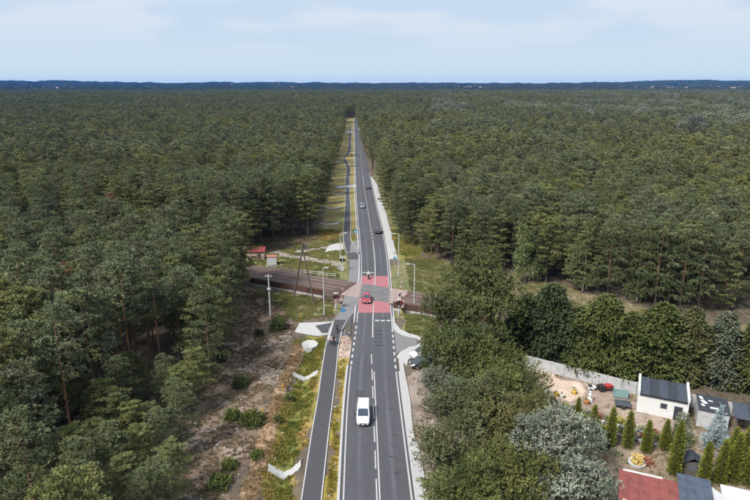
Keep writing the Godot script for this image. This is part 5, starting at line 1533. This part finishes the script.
# ------------------------------------------------------------------ people: one skin over a skeleton, by surface nets
func body_mesh(bones: Array, cell: float) -> ArrayMesh:      # bones: [from, to, radius, radius, colour]
	var field := {}
	var cells := {}
	for b in bones:
		var r: float = max(b[2], b[3]) + cell * 2.0
		var lo: Vector3 = (b[0].min(b[1]) - Vector3(r, r, r)) / cell
		var hi: Vector3 = (b[0].max(b[1]) + Vector3(r, r, r)) / cell
		for x in range(int(floor(lo.x)), int(ceil(hi.x)) + 1):
			for y in range(int(floor(lo.y)), int(ceil(hi.y)) + 1):
				for z in range(int(floor(lo.z)), int(ceil(hi.z)) + 1):
					field[Vector3i(x, y, z)] = 0.0
	for k in field:
		var p: Vector3 = Vector3(k) * cell
		var s := 0.0
		for b in bones:
			var ab: Vector3 = b[1] - b[0]
			var t := clampf((p - b[0]).dot(ab) / max(ab.length_squared(), 1e-6), 0, 1)
			s += exp(-clampf((p.distance_to(b[0] + ab * t) - lerp(float(b[2]), float(b[3]), t)) * 45.0, -40, 40))
		field[k] = -log(max(s, 1e-18)) / 45.0
	var corner := []
	for k in 8: corner.append(Vector3i(k & 1, (k >> 1) & 1, (k >> 2) & 1))
	for k in field:
		var vals := []
		var ok := true
		for c in corner:
			if not field.has(k + c): ok = false; break
			vals.append(field[k + c])
		if not ok: continue
		var sum := Vector3.ZERO
		var n := 0
		for a in 8:
			for bit in [1, 2, 4]:
				if a & bit: continue
				var va: float = vals[a]
				var vb: float = vals[a | bit]
				if (va < 0.0) != (vb < 0.0):
					sum += Vector3(corner[a]).lerp(Vector3(corner[a | bit]), va / (va - vb)); n += 1
		if n > 0: cells[k] = (Vector3(k) + sum / n) * cell
	var mb := MB.new()
	for k in cells:
		for ax in 3:
			var d := Vector3i.ZERO; d[ax] = 1
			var u := Vector3i.ZERO; u[(ax + 1) % 3] = 1
			var w := Vector3i.ZERO; w[(ax + 2) % 3] = 1
			if not (field.has(k) and field.has(k + d)): continue
			if (field[k] < 0.0) == (field[k + d] < 0.0): continue
			if not (cells.has(k - u) and cells.has(k - w) and cells.has(k - u - w)): continue
			var mid: Vector3 = cells[k]
			var best := 1e9
			for b in bones:
				var ab: Vector3 = b[1] - b[0]
				var t := clampf((mid - b[0]).dot(ab) / max(ab.length_squared(), 1e-6), 0, 1)
				var e: float = mid.distance_to(b[0] + ab * t) - lerp(float(b[2]), float(b[3]), t)
				if e < best: best = e; mb.col = b[4]
			mb.quad(cells[k], cells[k - u], cells[k - u - w], cells[k - w], Vector3(d) * (1.0 if field[k] < 0.0 else -1.0))
	return mb.mesh(M.cloth)

func rider_bones(top: Color, legs: Color, hat: Color, seat: float, lean: float) -> Array:
	var skin := Color(0.5, 0.31, 0.23)
	var shoe := Color(0.03, 0.03, 0.03)
	var hip := Vector3(0, seat + 0.1, -0.25)
	var chest := hip + Vector3(0, 0.42, 0.18 + lean)
	var neck := chest + Vector3(0, 0.13, 0.05)
	var head := neck + Vector3(0, 0.17, 0.06)
	var b := [[hip, chest, 0.15, 0.17, top], [chest, neck, 0.13, 0.06, top], [neck, head, 0.055, 0.09, skin], [head, head + Vector3(0, 0.05, 0.0), 0.1, 0.105, hat], [head + Vector3(0, 0.0, 0.09), head + Vector3(0, -0.02, 0.12), 0.022, 0.018, skin]]
	for s in [-1.0, 1.0]:
		var sh := chest + Vector3(0.17 * s, 0.03, 0)
		var el := sh + Vector3(0.09 * s, -0.24, 0.14)
		var ha := Vector3(0.26 * s, seat + 0.2, 0.42)
		b.append([sh, el, 0.06, 0.05, top]); b.append([el, ha, 0.045, 0.035, skin]); b.append([ha, ha + Vector3(0, -0.02, 0.08), 0.04, 0.025, skin])
		for f in 4: b.append([ha + Vector3((f - 1.5) * 0.02, 0, 0.06), ha + Vector3((f - 1.5) * 0.022, -0.05, 0.1), 0.01, 0.009, skin])
		var hj := hip + Vector3(0.1 * s, -0.02, 0)
		var kn := Vector3(0.13 * s, seat - 0.1 + 0.14 * s, 0.22)
		var an := Vector3(0.12 * s, 0.28 + 0.14 * s, -0.02 + 0.06 * s)
		b.append([hj, kn, 0.095, 0.065, legs]); b.append([kn, an, 0.06, 0.042, legs]); b.append([an, an + Vector3(0, -0.05, 0.15), 0.045, 0.035, shoe])
	return b

func cycle(called: String, label: String, at: Vector3, turn: float, motor: bool, frame: Material) -> void:
	var o := thing(called, label, "motorcycle" if motor else "bicycle", at, turn)
	var r := 0.32 if motor else 0.34
	for z in [-0.62 if motor else -0.52, 0.7 if motor else 0.52]:
		var m := MB.new()
		var w := 0.09 if motor else 0.025
		m.lathe(Vector3(0, r, z), [[r - 0.07, -w * 0.6], [r, -w * 0.5], [r, w * 0.5], [r - 0.07, w * 0.6]], 18, Basis(Vector3(0, 0, 1), PI / 2))
		var wh := put("wheel", m, M.rubber, o)
		m = MB.new()
		for k in 6:
			var a := PI * k / 6.0
			m.bar(Vector3(0, r, z) + Vector3(0, cos(a), sin(a)) * (r - 0.05), Vector3(0, r, z) - Vector3(0, cos(a), sin(a)) * (r - 0.05), 0.012, 0.012)
		put("spokes", m, M.chrome, wh)
	var f := MB.new()
	if motor:
		f.box(Vector3(0, 0.55, 0.1), Vector3(0.3, 0.36, 0.75)); f.box(Vector3(0, 0.8, 0.22), Vector3(0.3, 0.2, 0.45))
	for e in [[Vector3(0, 0.9, 0.4), Vector3(0, r, 0.7 if motor else 0.52)], [Vector3(0, 0.85, 0.38), Vector3(0, 0.32, -0.02)], [Vector3(0, 0.32, -0.02), Vector3(0, r, -0.6 if motor else -0.52)], [Vector3(0, 0.32, -0.02), Vector3(0, 0.84, -0.18)], [Vector3(0, 0.8, -0.17), Vector3(0, 0.83, 0.38)], [Vector3(0, 0.8, -0.17), Vector3(0, r, -0.6 if motor else -0.52)]]:
		f.tube(e, [0.025, 0.025], 5)
	put("frame", f, frame, o)
	var h := MB.new()
	h.tube([Vector3(-0.3, 1.02, 0.34), Vector3(0, 0.96, 0.42), Vector3(0.3, 1.02, 0.34)], [0.02, 0.02, 0.02], 5)
	put("handlebar", h, M.black, o)
	var s := MB.new()
	s.box(Vector3(0, 0.85, -0.3 if motor else -0.22), Vector3(0.26 if motor else 0.15, 0.08, 0.62 if motor else 0.26))
	put("saddle", s, M.black, o)

func make_traffic() -> void:
	var y := 0.045
	vehicle("van", "white panel van driving along the road", "van", Vector3(road_at(-69.0).y - 1.72, y, -70.6), 0.0, "van", paint_mat(lin(0.50, 0.50, 0.50)))
	vehicle("car", "red hatchback driving over the red road surface at the level crossing", "car", Vector3(-1.75, 0.07, -115.4), 0.03, "hatch", paint_mat(lin(0.23, 0.012, 0.018)))
	vehicle("car", "black estate car driving away past the yellow warning sign", "car", Vector3(0.95, y, -174.2), PI - 0.05, "suv", paint_mat(lin(0.018, 0.018, 0.02)))
	vehicle("car", "grey hatchback on the road beyond the square blue sign", "car", Vector3(-4.7, y, -212.4), 0.05, "hatch", paint_mat(lin(0.13, 0.135, 0.15)))
	vehicle("car", "dark car where the pale gravel strip narrows", "car", Vector3(-3.0, y, -252.5), PI - 0.04, "hatch", paint_mat(lin(0.025, 0.025, 0.03)))
	vehicle("van", "white van small in the distance at the far end of the road", "van", Vector3(-15.6, y, -590.0), PI, "van", paint_mat(lin(0.8, 0.8, 0.8)))
	vehicle("van", "white van parked on the pale apron beside the leafy trees", "van", Vector3(8.2, 0.0, -89.3), -1.2, "van", paint_mat(lin(0.45, 0.45, 0.445)))
	vehicle("car", "black car parked in front of the white van under the leafy trees", "car", Vector3(7.9, 0.0, -85.8), -1.35, "suv", paint_mat(lin(0.012, 0.018, 0.018)))
	cycle("motorcycle", "dark motorcycle rolling up to the red road surface at the tracks", Vector3(-1.5, y, -130.0), 0.0, true, M.black)
	var p := put("person", body_mesh(rider_bones(Color(0.62, 0.62, 0.6), Color(0.02, 0.02, 0.025), Color(0.75, 0.75, 0.74), 0.85, 0.05), 0.032), null)
	p.position = Vector3(-1.5, y, -130.0)
	tag(p, "person in white top and white helmet riding the motorcycle", "person")
	var riders := [[Vector3(-7.0, 0.04, -99.4), PI, Color(0.025, 0.025, 0.03), Color(0.02, 0.02, 0.025), Color(0.03, 0.03, 0.03), "dark bicycle ridden past the round blue sign", "person in black clothes cycling past the round blue sign"],
		[Vector3(-7.95, 0.04, -94.4), 0.2, Color(0.72, 0.72, 0.72), Color(0.5, 0.5, 0.5), Color(0.7, 0.7, 0.7), "bicycle ridden by the person in white beside the white apron", "person in white clothes cycling on the cycle path"],
		[Vector3(-7.2, 0.04, -94.0), 0.1, Color(0.02, 0.02, 0.022), Color(0.02, 0.02, 0.022), Color(0.02, 0.02, 0.02), "bicycle ridden by the person in black beside the person in white", "person in black clothes cycling next to the person in white"],
		[Vector3(-13.2, 0.04, -296.0), 0.0, Color(0.02, 0.02, 0.025), Color(0.02, 0.02, 0.02), Color(0.02, 0.02, 0.02), "tiny bicycle far along the cycle path before its bend", "tiny person cycling far along the cycle path before its bend"],
		[Vector3(-15.0, 0.04, -371.0), PI, Color(0.02, 0.02, 0.025), Color(0.02, 0.02, 0.02), Color(0.02, 0.02, 0.02), "tiny bicycle on the cycle path beyond its bend", "tiny person cycling on the cycle path beyond its bend"]]
	var dark: ArrayMesh = null
	for k in riders.size():
		var q: Array = riders[k]
		cycle("bicycle", q[5], q[0], q[1], false, M.black)
		var me: ArrayMesh
		if k == 1: me = body_mesh(rider_bones(q[2], q[3], q[4], 0.88, 0.1), 0.032)
		else:
			if dark == null: dark = body_mesh(rider_bones(q[2], q[3], q[4], 0.88, 0.1), 0.032)
			me = dark
		p = put("person", me, null)
		p.position = q[0]; p.rotation.y = q[1]
		tag(p, q[6], "person")

# ------------------------------------------------------------------ garden
func make_garden() -> void:
	# concrete slab wall
	var wa := Vector3(22.5, 0, -87.0)
	var wpts := [Vector3(22.5, 0, -87.0), Vector3(36.6, 0, -77.9), Vector3(60.0, 0, -65.4)]
	var wall := thing("concrete_wall", "long grey concrete slab wall behind the garden", "wall", wa)
	for s in 2:
		var a: Vector3 = wpts[s] - wa
		var b: Vector3 = wpts[s + 1] - wa
		var n := int(round((b - a).length() / 2.05))
		for k in n:
			var p := a.lerp(b, float(k) / n)
			var q := a.lerp(b, float(k + 1) / n)
			var d := (q - p).normalized()
			for r in 4:
				var m := MB.new()
				m.bar(p + d * 0.07 + Vector3(0, 0.25 + 0.5 * r, 0), q - d * 0.07 + Vector3(0, 0.25 + 0.5 * r, 0), 0.05, 0.488)
				put("slab", m, M.concrete, wall)
			var m2 := MB.new()
			m2.bar(p + Vector3(0, -0.1, 0), p + Vector3(0, 2.06, 0), 0.13, 0.14)
			put("post", m2, M.concrete, wall)
	# white shed
	var dir := Vector3(42.4 - 35.9, 0, -69.4 + 71.2).normalized()
	var ang := -atan2(dir.z, dir.x) - 0.16
	var o := thing("shed", "white rendered shed with grey felt flat roof beside the concrete wall", "shed", Vector3(40.3, 0, -73.2), ang)
	var w := 6.3
	var dp := 4.9
	var m := MB.new(); m.box(Vector3(0, 1.45, 0), Vector3(w, 2.9, dp)); put("wall", m, M.white, o)
	var fm := [M.felt, M.felt2, M.felt, M.felt2, M.felt]
	for k in 5:
		m = MB.new(); m.bar(Vector3(-w / 2 + 0.25 + (k + 0.5) * (w - 0.5) / 5.0, 2.96, dp / 2 + 0.12), Vector3(-w / 2 + 0.25 + (k + 0.5) * (w - 0.5) / 5.0, 3.12, -dp / 2), (w - 0.5) / 5.0 - 0.012, 0.06 + 0.008 * (k % 2)); put("roof_felt_strip", m, fm[k], o)
	for x in [-1.0, 1.0]:
		m = MB.new(); m.bar(Vector3(x * (w / 2 - 0.08), 3.1, dp / 2 + 0.05), Vector3(x * (w / 2 - 0.08), 3.3, -dp / 2), 0.3, 0.5); put("parapet", m, M.white, o)
	m = MB.new(); m.box(Vector3(0, 2.86, dp / 2 + 0.16), Vector3(w - 0.4, 0.13, 0.12)); put("gutter", m, M.black, o)
	m = MB.new(); m.box(Vector3(0.15, 1.7, dp / 2 + 0.01), Vector3(0.9, 0.85, 0.06)); var wf := put("window", m, M.pole, o)
	m = MB.new(); m.box(Vector3(0.15, 1.7, dp / 2 + 0.03), Vector3(0.78, 0.73, 0.05)); put("pane", m, M.glass, wf)
	m = MB.new(); m.box(Vector3(1.95, 1.0, dp / 2 + 0.02), Vector3(1.0, 2.0, 0.08)); var dr := put("door", m, M.felt2, o)
	m = MB.new(); m.box(Vector3(2.3, 1.0, dp / 2 + 0.07), Vector3(0.05, 0.14, 0.05)); put("handle", m, M.chrome, dr)
	# grey annex
	o = thing("annex", "low pale annex with dark felt roof and torn white patches beside the shed", "shed", Vector3(45.4, 0, -69.9), ang)
	m = MB.new(); m.box(Vector3(0, 1.25, 0), Vector3(3.6, 2.5, 4.4)); put("wall", m, M.concrete, o)
	m = MB.new(); m.box(Vector3(0.05, 2.56, 0), Vector3(3.7, 0.09, 4.6)); put("roof", m, M.felt2, o)
	for q in [[-1.3, -1.2, 0.8, 0.4], [-1.0, -0.1, 0.9, 0.5], [-1.2, 0.8, 0.6, 0.35], [0.1, 1.2, 1.0, 0.4], [-0.2, -0.7, 0.5, 0.25]]:
		m = MB.new(); m.box(Vector3(q[0], 2.62, q[1]), Vector3(q[2], 0.03, q[3]), Basis(Vector3.UP, q[0])); put("torn_patch", m, M.white, o)
	m = MB.new(); m.bar(Vector3(0.5, 2.64, 0.0), Vector3(1.2, 2.66, -0.6), 0.16, 0.06); put("loose_batten", m, M.black, o)
	# dark carport
	o = thing("carport", "open carport with dark sheet roof behind the blue spruce", "carport", Vector3(50.6, 0, -67.2), ang)
	for k in 4:
		m = MB.new(); m.bar(Vector3(-2.6 + k * 1.75, 2.35, 1.9), Vector3(-2.6 + k * 1.75, 2.7, -1.9), 1.72, 0.07 + 0.01 * (k % 2)); put("roof_sheet", m, M.felt2 if k % 2 else M.felt, o)
	for x in [-3.2, 0.0, 3.2]:
		for z in [-1.7, 1.7]:
			m = MB.new(); m.bar(Vector3(x, -0.1, z), Vector3(x, 2.4, z), 0.12, 0.12); put("post", m, M.timber, o)
	for k in 5:
		var t := thing("flower_pot", "flower pot with red blossoms under the dark carport", "flower pot", Vector3(48.2 + k * 0.85, 0, -64.8 + 0.3 * k), 0.0, "flower pots at the carport")
		m = MB.new(); m.lathe(Vector3.ZERO, [[0.0, 0.0], [0.18, 0.0], [0.25, 0.4], [0.2, 0.4], [0.0, 0.36]], 9); put("pot", m, mat(lin(0.42, 0.13, 0.06), 0.8), t)
		bush(t, 0.35, 0.75, 26, 0.16, 0.09, Color(0.3, 0.03, 0.03) if k % 2 else Color(0.45, 0.12, 0.03), Color(0.08, 0.10, 0.03))
	# red roofed building
	var ra := -0.40
	o = thing("red_roofed_house", "low house with flat red sheet roof edged in white", "house", Vector3(28.6, 0, -51.8), ra)
	m = MB.new(); m.box(Vector3(0, 1.4, 0), Vector3(5.5, 2.8, 5.0)); put("wall", m, M.white, o)
	for k in 6:
		m = MB.new(); m.bar(Vector3(-2.42 + k * 0.97, 3.02, 2.4), Vector3(-2.42 + k * 0.97, 3.28, -2.5), 0.955, 0.07 + 0.006 * (k % 2)); put("roof_sheet", m, M.redroof, o)
	m = MB.new(); m.box(Vector3(-0.6, 3.33, -2.42), Vector3(3.9, 0.14, 0.2)); put("ridge_flashing", m, M.white, o)
	m = MB.new(); m.box(Vector3(-0.2, 3.02, 2.55), Vector3(4.6, 0.2, 0.34)); put("eaves_board", m, M.white, o)
	m = MB.new(); m.box(Vector3(0, 1.5, 2.52), Vector3(1.1, 1.1, 0.06)); put("window", m, M.glass, o)
	o = thing("blue_roofed_house", "small house with blue grey sheet roof joined to the red one", "house", Vector3(33.0, 0, -50.9), ra)
	m = MB.new(); m.box(Vector3(0, 1.5, 0), Vector3(2.8, 3.0, 5.6)); put("wall", m, M.white, o)
	for k in 4:
		m = MB.new(); m.bar(Vector3(-1.2 + k * 0.8, 3.2, 3.0), Vector3(-1.2 + k * 0.8, 3.45, -3.0), 0.785, 0.07 + 0.006 * (k % 2)); put("roof_sheet", m, M.blueroof, o)
	m = MB.new(); m.box(Vector3(0, 1.5, 2.82), Vector3(0.9, 1.9, 0.06)); put("door", m, M.timber, o)
	o = thing("white_roofed_shed", "shed with plain white roof beside the thuja row", "shed", Vector3(38.6, 0, -50.6), ra)
	m = MB.new(); m.box(Vector3(0, 1.1, 0), Vector3(4.6, 2.2, 4.0)); put("wall", m, M.concrete, o)
	m = MB.new(); m.bar(Vector3(0, 2.3, 2.2), Vector3(0, 2.5, -2.2), 5.0, 0.1); put("roof", m, M.white, o)
	m = MB.new(); m.box(Vector3(0, 1.0, 2.02), Vector3(0.9, 2.0, 0.05)); put("door", m, M.timber, o)
	# shade sail
	o = thing("shade_sail", "pale triangular shade sail between the blue grey and white roofs", "shade sail", Vector3(35.0, 0, -51.6))
	m = MB.new()
	var tri3 := [Vector3(0.0, 3.3, -1.4), Vector3(2.4, 2.3, 1.0), Vector3(-0.4, 2.8, 1.6)]
	m.tri(tri3[0], tri3[1], tri3[2], Vector3.UP)
	m.tri(tri3[0] - Vector3(0, 0.02, 0), tri3[1] - Vector3(0, 0.02, 0), tri3[2] - Vector3(0, 0.02, 0), Vector3.DOWN)
	put("cloth", m, M.pole, o)
	for q in tri3:
		m = MB.new(); m.tube([Vector3(q.x, -0.1, q.z), q], [0.04, 0.03], 6); put("post", m, M.pole, o)
	# yard things
	o = thing("wheelbarrow", "red and black two-wheeled cart by the concrete wall", "cart", Vector3(34.4, 0, -78.3), 0.3)
	m = MB.new(); m.box(Vector3(0.35, 0.55, 0), Vector3(1.3, 0.5, 0.9)); put("tub", m, M.redsign, o)
	m = MB.new(); m.box(Vector3(-0.7, 0.5, 0), Vector3(0.9, 0.75, 1.0)); put("engine", m, M.black, o)
	for x in [-0.6, 0.6]:
		for z in [-0.5, 0.5]:
			m = MB.new(); m.lathe(Vector3(x, 0.25, z), [[0.0, -0.07], [0.25, -0.07], [0.25, 0.07], [0.0, 0.07]], 12, Basis(Vector3.RIGHT, PI / 2)); put("wheel", m, M.rubber, o)
	m = MB.new(); m.tube([Vector3(-1.0, 0.7, 0), Vector3(-1.6, 1.1, 0)], [0.03, 0.03], 5); put("handle", m, M.black, o)
	o = thing("mower", "white and black lawn mower beside the red cart", "mower", Vector3(32.4, 0, -78.4), 0.2)
	m = MB.new(); m.box(Vector3(0, 0.35, 0), Vector3(1.0, 0.4, 0.8)); put("deck", m, M.white, o)
	m = MB.new(); m.box(Vector3(-0.25, 0.6, 0), Vector3(0.5, 0.25, 0.5)); put("engine", m, M.black, o)
	for x in [-0.4, 0.4]:
		for z in [-0.42, 0.42]:
			m = MB.new(); m.lathe(Vector3(x, 0.18, z), [[0.0, -0.05], [0.18, -0.05], [0.18, 0.05], [0.0, 0.05]], 10, Basis(Vector3.RIGHT, PI / 2)); put("wheel", m, M.rubber, o)
	o = thing("skip", "open blue green metal skip near the shed", "skip", Vector3(35.9, 0, -76.4), -0.35)
	for q in [[Vector3(0, 0.1, 0), Vector3(2.0, 0.1, 1.1), "floor"], [Vector3(0, 0.45, 0.55), Vector3(2.0, 0.7, 0.06), "side"], [Vector3(0, 0.45, -0.55), Vector3(2.0, 0.7, 0.06), "side"], [Vector3(1.0, 0.45, 0), Vector3(0.06, 0.7, 1.16), "end"], [Vector3(-1.0, 0.45, 0), Vector3(0.06, 0.7, 1.16), "end"]]:
		m = MB.new(); m.box(q[0], q[1]); put(q[2], m, mat(lin(0.14, 0.23, 0.23), 0.6), o)
	o = thing("trailer", "grey flat trailer in the yard in front of the skip", "trailer", Vector3(35.0, 0, -73.4), -0.3)
	m = MB.new(); m.box(Vector3(0, 0.5, 0), Vector3(2.1, 0.1, 1.15)); put("bed", m, M.felt, o)
	for z in [-0.57, 0.57]:
		m = MB.new(); m.box(Vector3(0, 0.7, z), Vector3(2.1, 0.3, 0.05)); put("side", m, M.felt3, o)
	for z in [-0.66, 0.66]:
		m = MB.new(); m.lathe(Vector3(0, 0.28, z), [[0.0, -0.08], [0.28, -0.08], [0.28, 0.08], [0.0, 0.08]], 12, Basis(Vector3.RIGHT, PI / 2)); put("wheel", m, M.rubber, o)
	m = MB.new(); m.tube([Vector3(1.0, 0.45, 0), Vector3(1.9, 0.4, 0)], [0.04, 0.04], 5); put("drawbar", m, M.black, o)
	o = thing("garden_statue", "white garden statue on a plinth beside an orange pot", "statue", Vector3(30.9, 0, -75.0))
	m = MB.new(); m.box(Vector3(0, 0.2, 0), Vector3(0.6, 0.5, 0.6)); put("plinth", m, M.white, o)
	m = MB.new(); m.lathe(Vector3(0, 0.44, 0), [[0.28, 0], [0.2, 0.3], [0.26, 0.7], [0.12, 0.95], [0.15, 1.1], [0.1, 1.25], [0.0, 1.3]], 10); put("figure", m, M.white, o)
	var pots := [[30.3, -74.4, Color(0.55, 0.17, 0.06), "orange flower pot beside the white statue"], [25.4, -77.6, Color(0.7, 0.68, 0.64), "pale flower pot among shrubs by the sandy yard"], [26.6, -76.6, Color(0.65, 0.42, 0.06), "yellow flower pot by the sandy yard"], [27.3, -76.2, Color(0.72, 0.70, 0.68), "white flower pot by the sandy yard"], [29.4, -77.2, Color(0.6, 0.4, 0.05), "yellow flower pot on the edge of the sand"], [24.6, -79.2, Color(0.6, 0.58, 0.5), "pale pot under the yellowish leafy tree"]]
	for q in pots:
		var t := thing("flower_pot", q[3], "flower pot", Vector3(q[0], 0, q[1]))
		m = MB.new(); m.lathe(Vector3.ZERO, [[0.0, 0.0], [0.25, 0.0], [0.38, 0.5], [0.3, 0.5], [0.0, 0.44]], 10); put("pot", m, mat(Color(q[2].r, q[2].g, q[2].b).linear_to_srgb(), 0.8), t)
		bush(t, 0.42, 0.9, 26, 0.2, 0.09, Color(0.07, 0.09, 0.03), Color(0.15, 0.15, 0.05))
	# garden shrubs, each with its own tone
	var tones := [[Color(0.08, 0.10, 0.03), "green"], [Color(0.25, 0.24, 0.05), "yellow green"], [Color(0.05, 0.07, 0.03), "dark green"], [Color(0.18, 0.19, 0.13), "grey green"], [Color(0.20, 0.08, 0.05), "reddish"]]
	var sk := 0
	for q in [[25.6, -74.6], [27.0, -73.6], [28.2, -72.6], [29.4, -71.8], [30.6, -70.8], [31.8, -70.0], [33.0, -69.4], [34.2, -68.8], [35.4, -67.8], [36.6, -67.0], [30.0, -69.0], [31.2, -68.0], [32.4, -67.4], [33.6, -66.6], [34.8, -65.8], [36.2, -65.4], [28.6, -70.2], [26.2, -71.6], [29.9, -62.6], [32.8, -60.4], [34.0, -56.3], [40.2, -65.2], [39.8, -67.0], [44.0, -65.6], [37.4, -61.2], [45.8, -64.2], [24.4, -68.6], [25.6, -69.8], [23.6, -70.8], [22.6, -73.6]]:
		var tn: Array = tones[sk % 5]
		var r := rng.randf_range(0.45, 0.9)
		o = thing("shrub", tn[1] + " rounded shrub in the garden border", "shrub", Vector3(q[0], 0, q[1]), 0.0, tn[1] + " garden shrubs")
		bush(o, r, r * rng.randf_range(0.9, 1.5), int(70 * r * r) + 40, 0.2, 0.09, tn[0], tn[0] * 1.5)
		sk += 1
	o = thing("yellow_shrub", "ball-shaped golden yellow shrub in a stone ring near the red roof", "shrub", Vector3(31.5, 0, -60.6))
	bush(o, 0.8, 1.5, 130, 0.2, 0.1, Color(0.55, 0.38, 0.10), Color(0.72, 0.55, 0.22))
	m = MB.new(); m.lathe(Vector3.ZERO, [[1.0, -0.1], [1.05, 0.3], [0.8, 0.32], [0.75, 0.1], [0.0, 0.1]], 12); put("stone_ring", m, M.concrete, o)
	# borders of stone along the beds
	for q in [[Vector3(27.6, 0, -71.2), Vector3(36.5, 0, -66.2), "pale stone edging along the upper garden bed"], [Vector3(29.0, 0, -67.6), Vector3(36.0, 0, -64.0), "pale stone edging along the lower garden bed"]]:
		o = thing("stone_edging", q[2], "edging", q[0])
		var n := int((q[1] - q[0]).length() / 0.6)
		for k in n:
			m = MB.new()
			var a: Vector3 = (q[1] - q[0]) * float(k) / n
			m.box(a + Vector3(0, 0.12, 0), Vector3(rng.randf_range(0.4, 0.56), rng.randf_range(0.28, 0.42), rng.randf_range(0.3, 0.5)), Basis(Vector3.UP, rng.randf()))
			put("stone", m, M.paving if k % 3 else M.pale, o)
	# kennel
	o = thing("kennel", "dark timber kennel between the tall thuja and the thuja row", "kennel", Vector3(37.2, 0, -59.2), -0.3)
	m = MB.new(); m.box(Vector3(0, 0.8, 0), Vector3(1.7, 1.7, 1.6)); put("wall", m, M.timber, o)
	for s in [-1.0, 1.0]:
		m = MB.new(); m.box(Vector3(0.5 * s, 1.98, 0), Vector3(1.3, 0.08, 1.9), Basis(Vector3(0, 0, 1), -0.62 * s)); put("roof_board", m, M.felt2, o)
	m = MB.new(); m.box(Vector3(0, 1.0, 0.82), Vector3(0.8, 0.7, 0.04)); put("window", m, M.felt3, o)

# ------------------------------------------------------------------ sky and light
func make_sky() -> Sky:
	var w := 1024
	var h := 512
	var im := Image.create(w, h, false, Image.FORMAT_RGBF)
	var fn := FastNoiseLite.new()
	fn.seed = 21; fn.frequency = 1.0; fn.fractal_octaves = 5
	for j in h:
		var el := 90.0 - 180.0 * (j + 0.5) / h
		for i in w:
			var az := TAU * (i + 0.5) / w
			var e: float = max(el, 0.0)
			var base := Color(0.655, 0.795, 0.85).lerp(Color(0.58, 0.715, 0.88), smoothstep(0.0, 6.0, e)).lerp(Color(0.55, 0.66, 0.80), smoothstep(10.0, 60.0, e))
			var r: float = 1.0 / (sin(deg_to_rad(e)) + 0.12)
			var cl := fn.get_noise_3d(cos(az) * 3.2, e * 0.5 * (r * 0.12 + 0.4), sin(az) * 3.2)
			var cov := smoothstep(-0.2, 0.22, cl) * smoothstep(0.5, 7.0, e) * 0.6
			var sky := base.lerp(Color(0.80, 0.84, 0.89), cov)
			var gain := (1.0 + 0.45 * smoothstep(8.0, 70.0, e)) / 2.15
			im.set_pixel(i, j, Color(sky.r * gain, sky.g * gain, sky.b * gain))
	var sm := PanoramaSkyMaterial.new()
	sm.panorama = ImageTexture.create_from_image(im)
	var s := Sky.new()
	s.sky_material = sm
	return s

func _ready() -> void:
	rng.seed = 7
	noise.seed = 4; noise.frequency = 0.01; noise.fractal_octaves = 3
	noise2.seed = 9; noise2.frequency = 0.01; noise2.fractal_octaves = 2
	var cam := Camera3D.new()
	cam.name = "camera"
	add_child(cam)
	cam.position = Vector3(0, CAM_H, 0)
	cam.rotation_degrees = Vector3(-15.868, 0, 0)
	cam.fov = 46.35; cam.near = 0.5; cam.far = 30000.0
	cam.current = true
	var we := WorldEnvironment.new()
	we.name = "environment"
	var env := Environment.new()
	env.background_mode = Environment.BG_SKY
	env.sky = make_sky()
	env.ambient_light_source = Environment.AMBIENT_SOURCE_SKY
	env.tonemap_mode = Environment.TONE_MAPPER_LINEAR
	env.tonemap_exposure = 2.15
	env.sdfgi_enabled = true; env.ssao_enabled = true; env.ssil_enabled = true
	env.fog_enabled = true
	env.fog_density = 0.000032
	env.fog_light_color = Color(0.09, 0.44, 0.80)
	we.environment = env
	add_child(we)
	var sun := DirectionalLight3D.new()
	sun.name = "sun"
	sun.light_energy = 1.1
	sun.light_angular_distance = 12.0
	sun.light_color = Color(1.0, 0.98, 0.95)
	sun.shadow_enabled = true
	sun.rotation_degrees = Vector3(-50, -48, 0)
	add_child(sun)
	make_materials()
	make_ground()
	make_roads()
	make_railway()
	make_pines()
	place_forest()
	make_far_woods()
	make_single_trees()
	make_town()
	make_garden()
	make_furniture()
	make_traffic()
	make_grass()
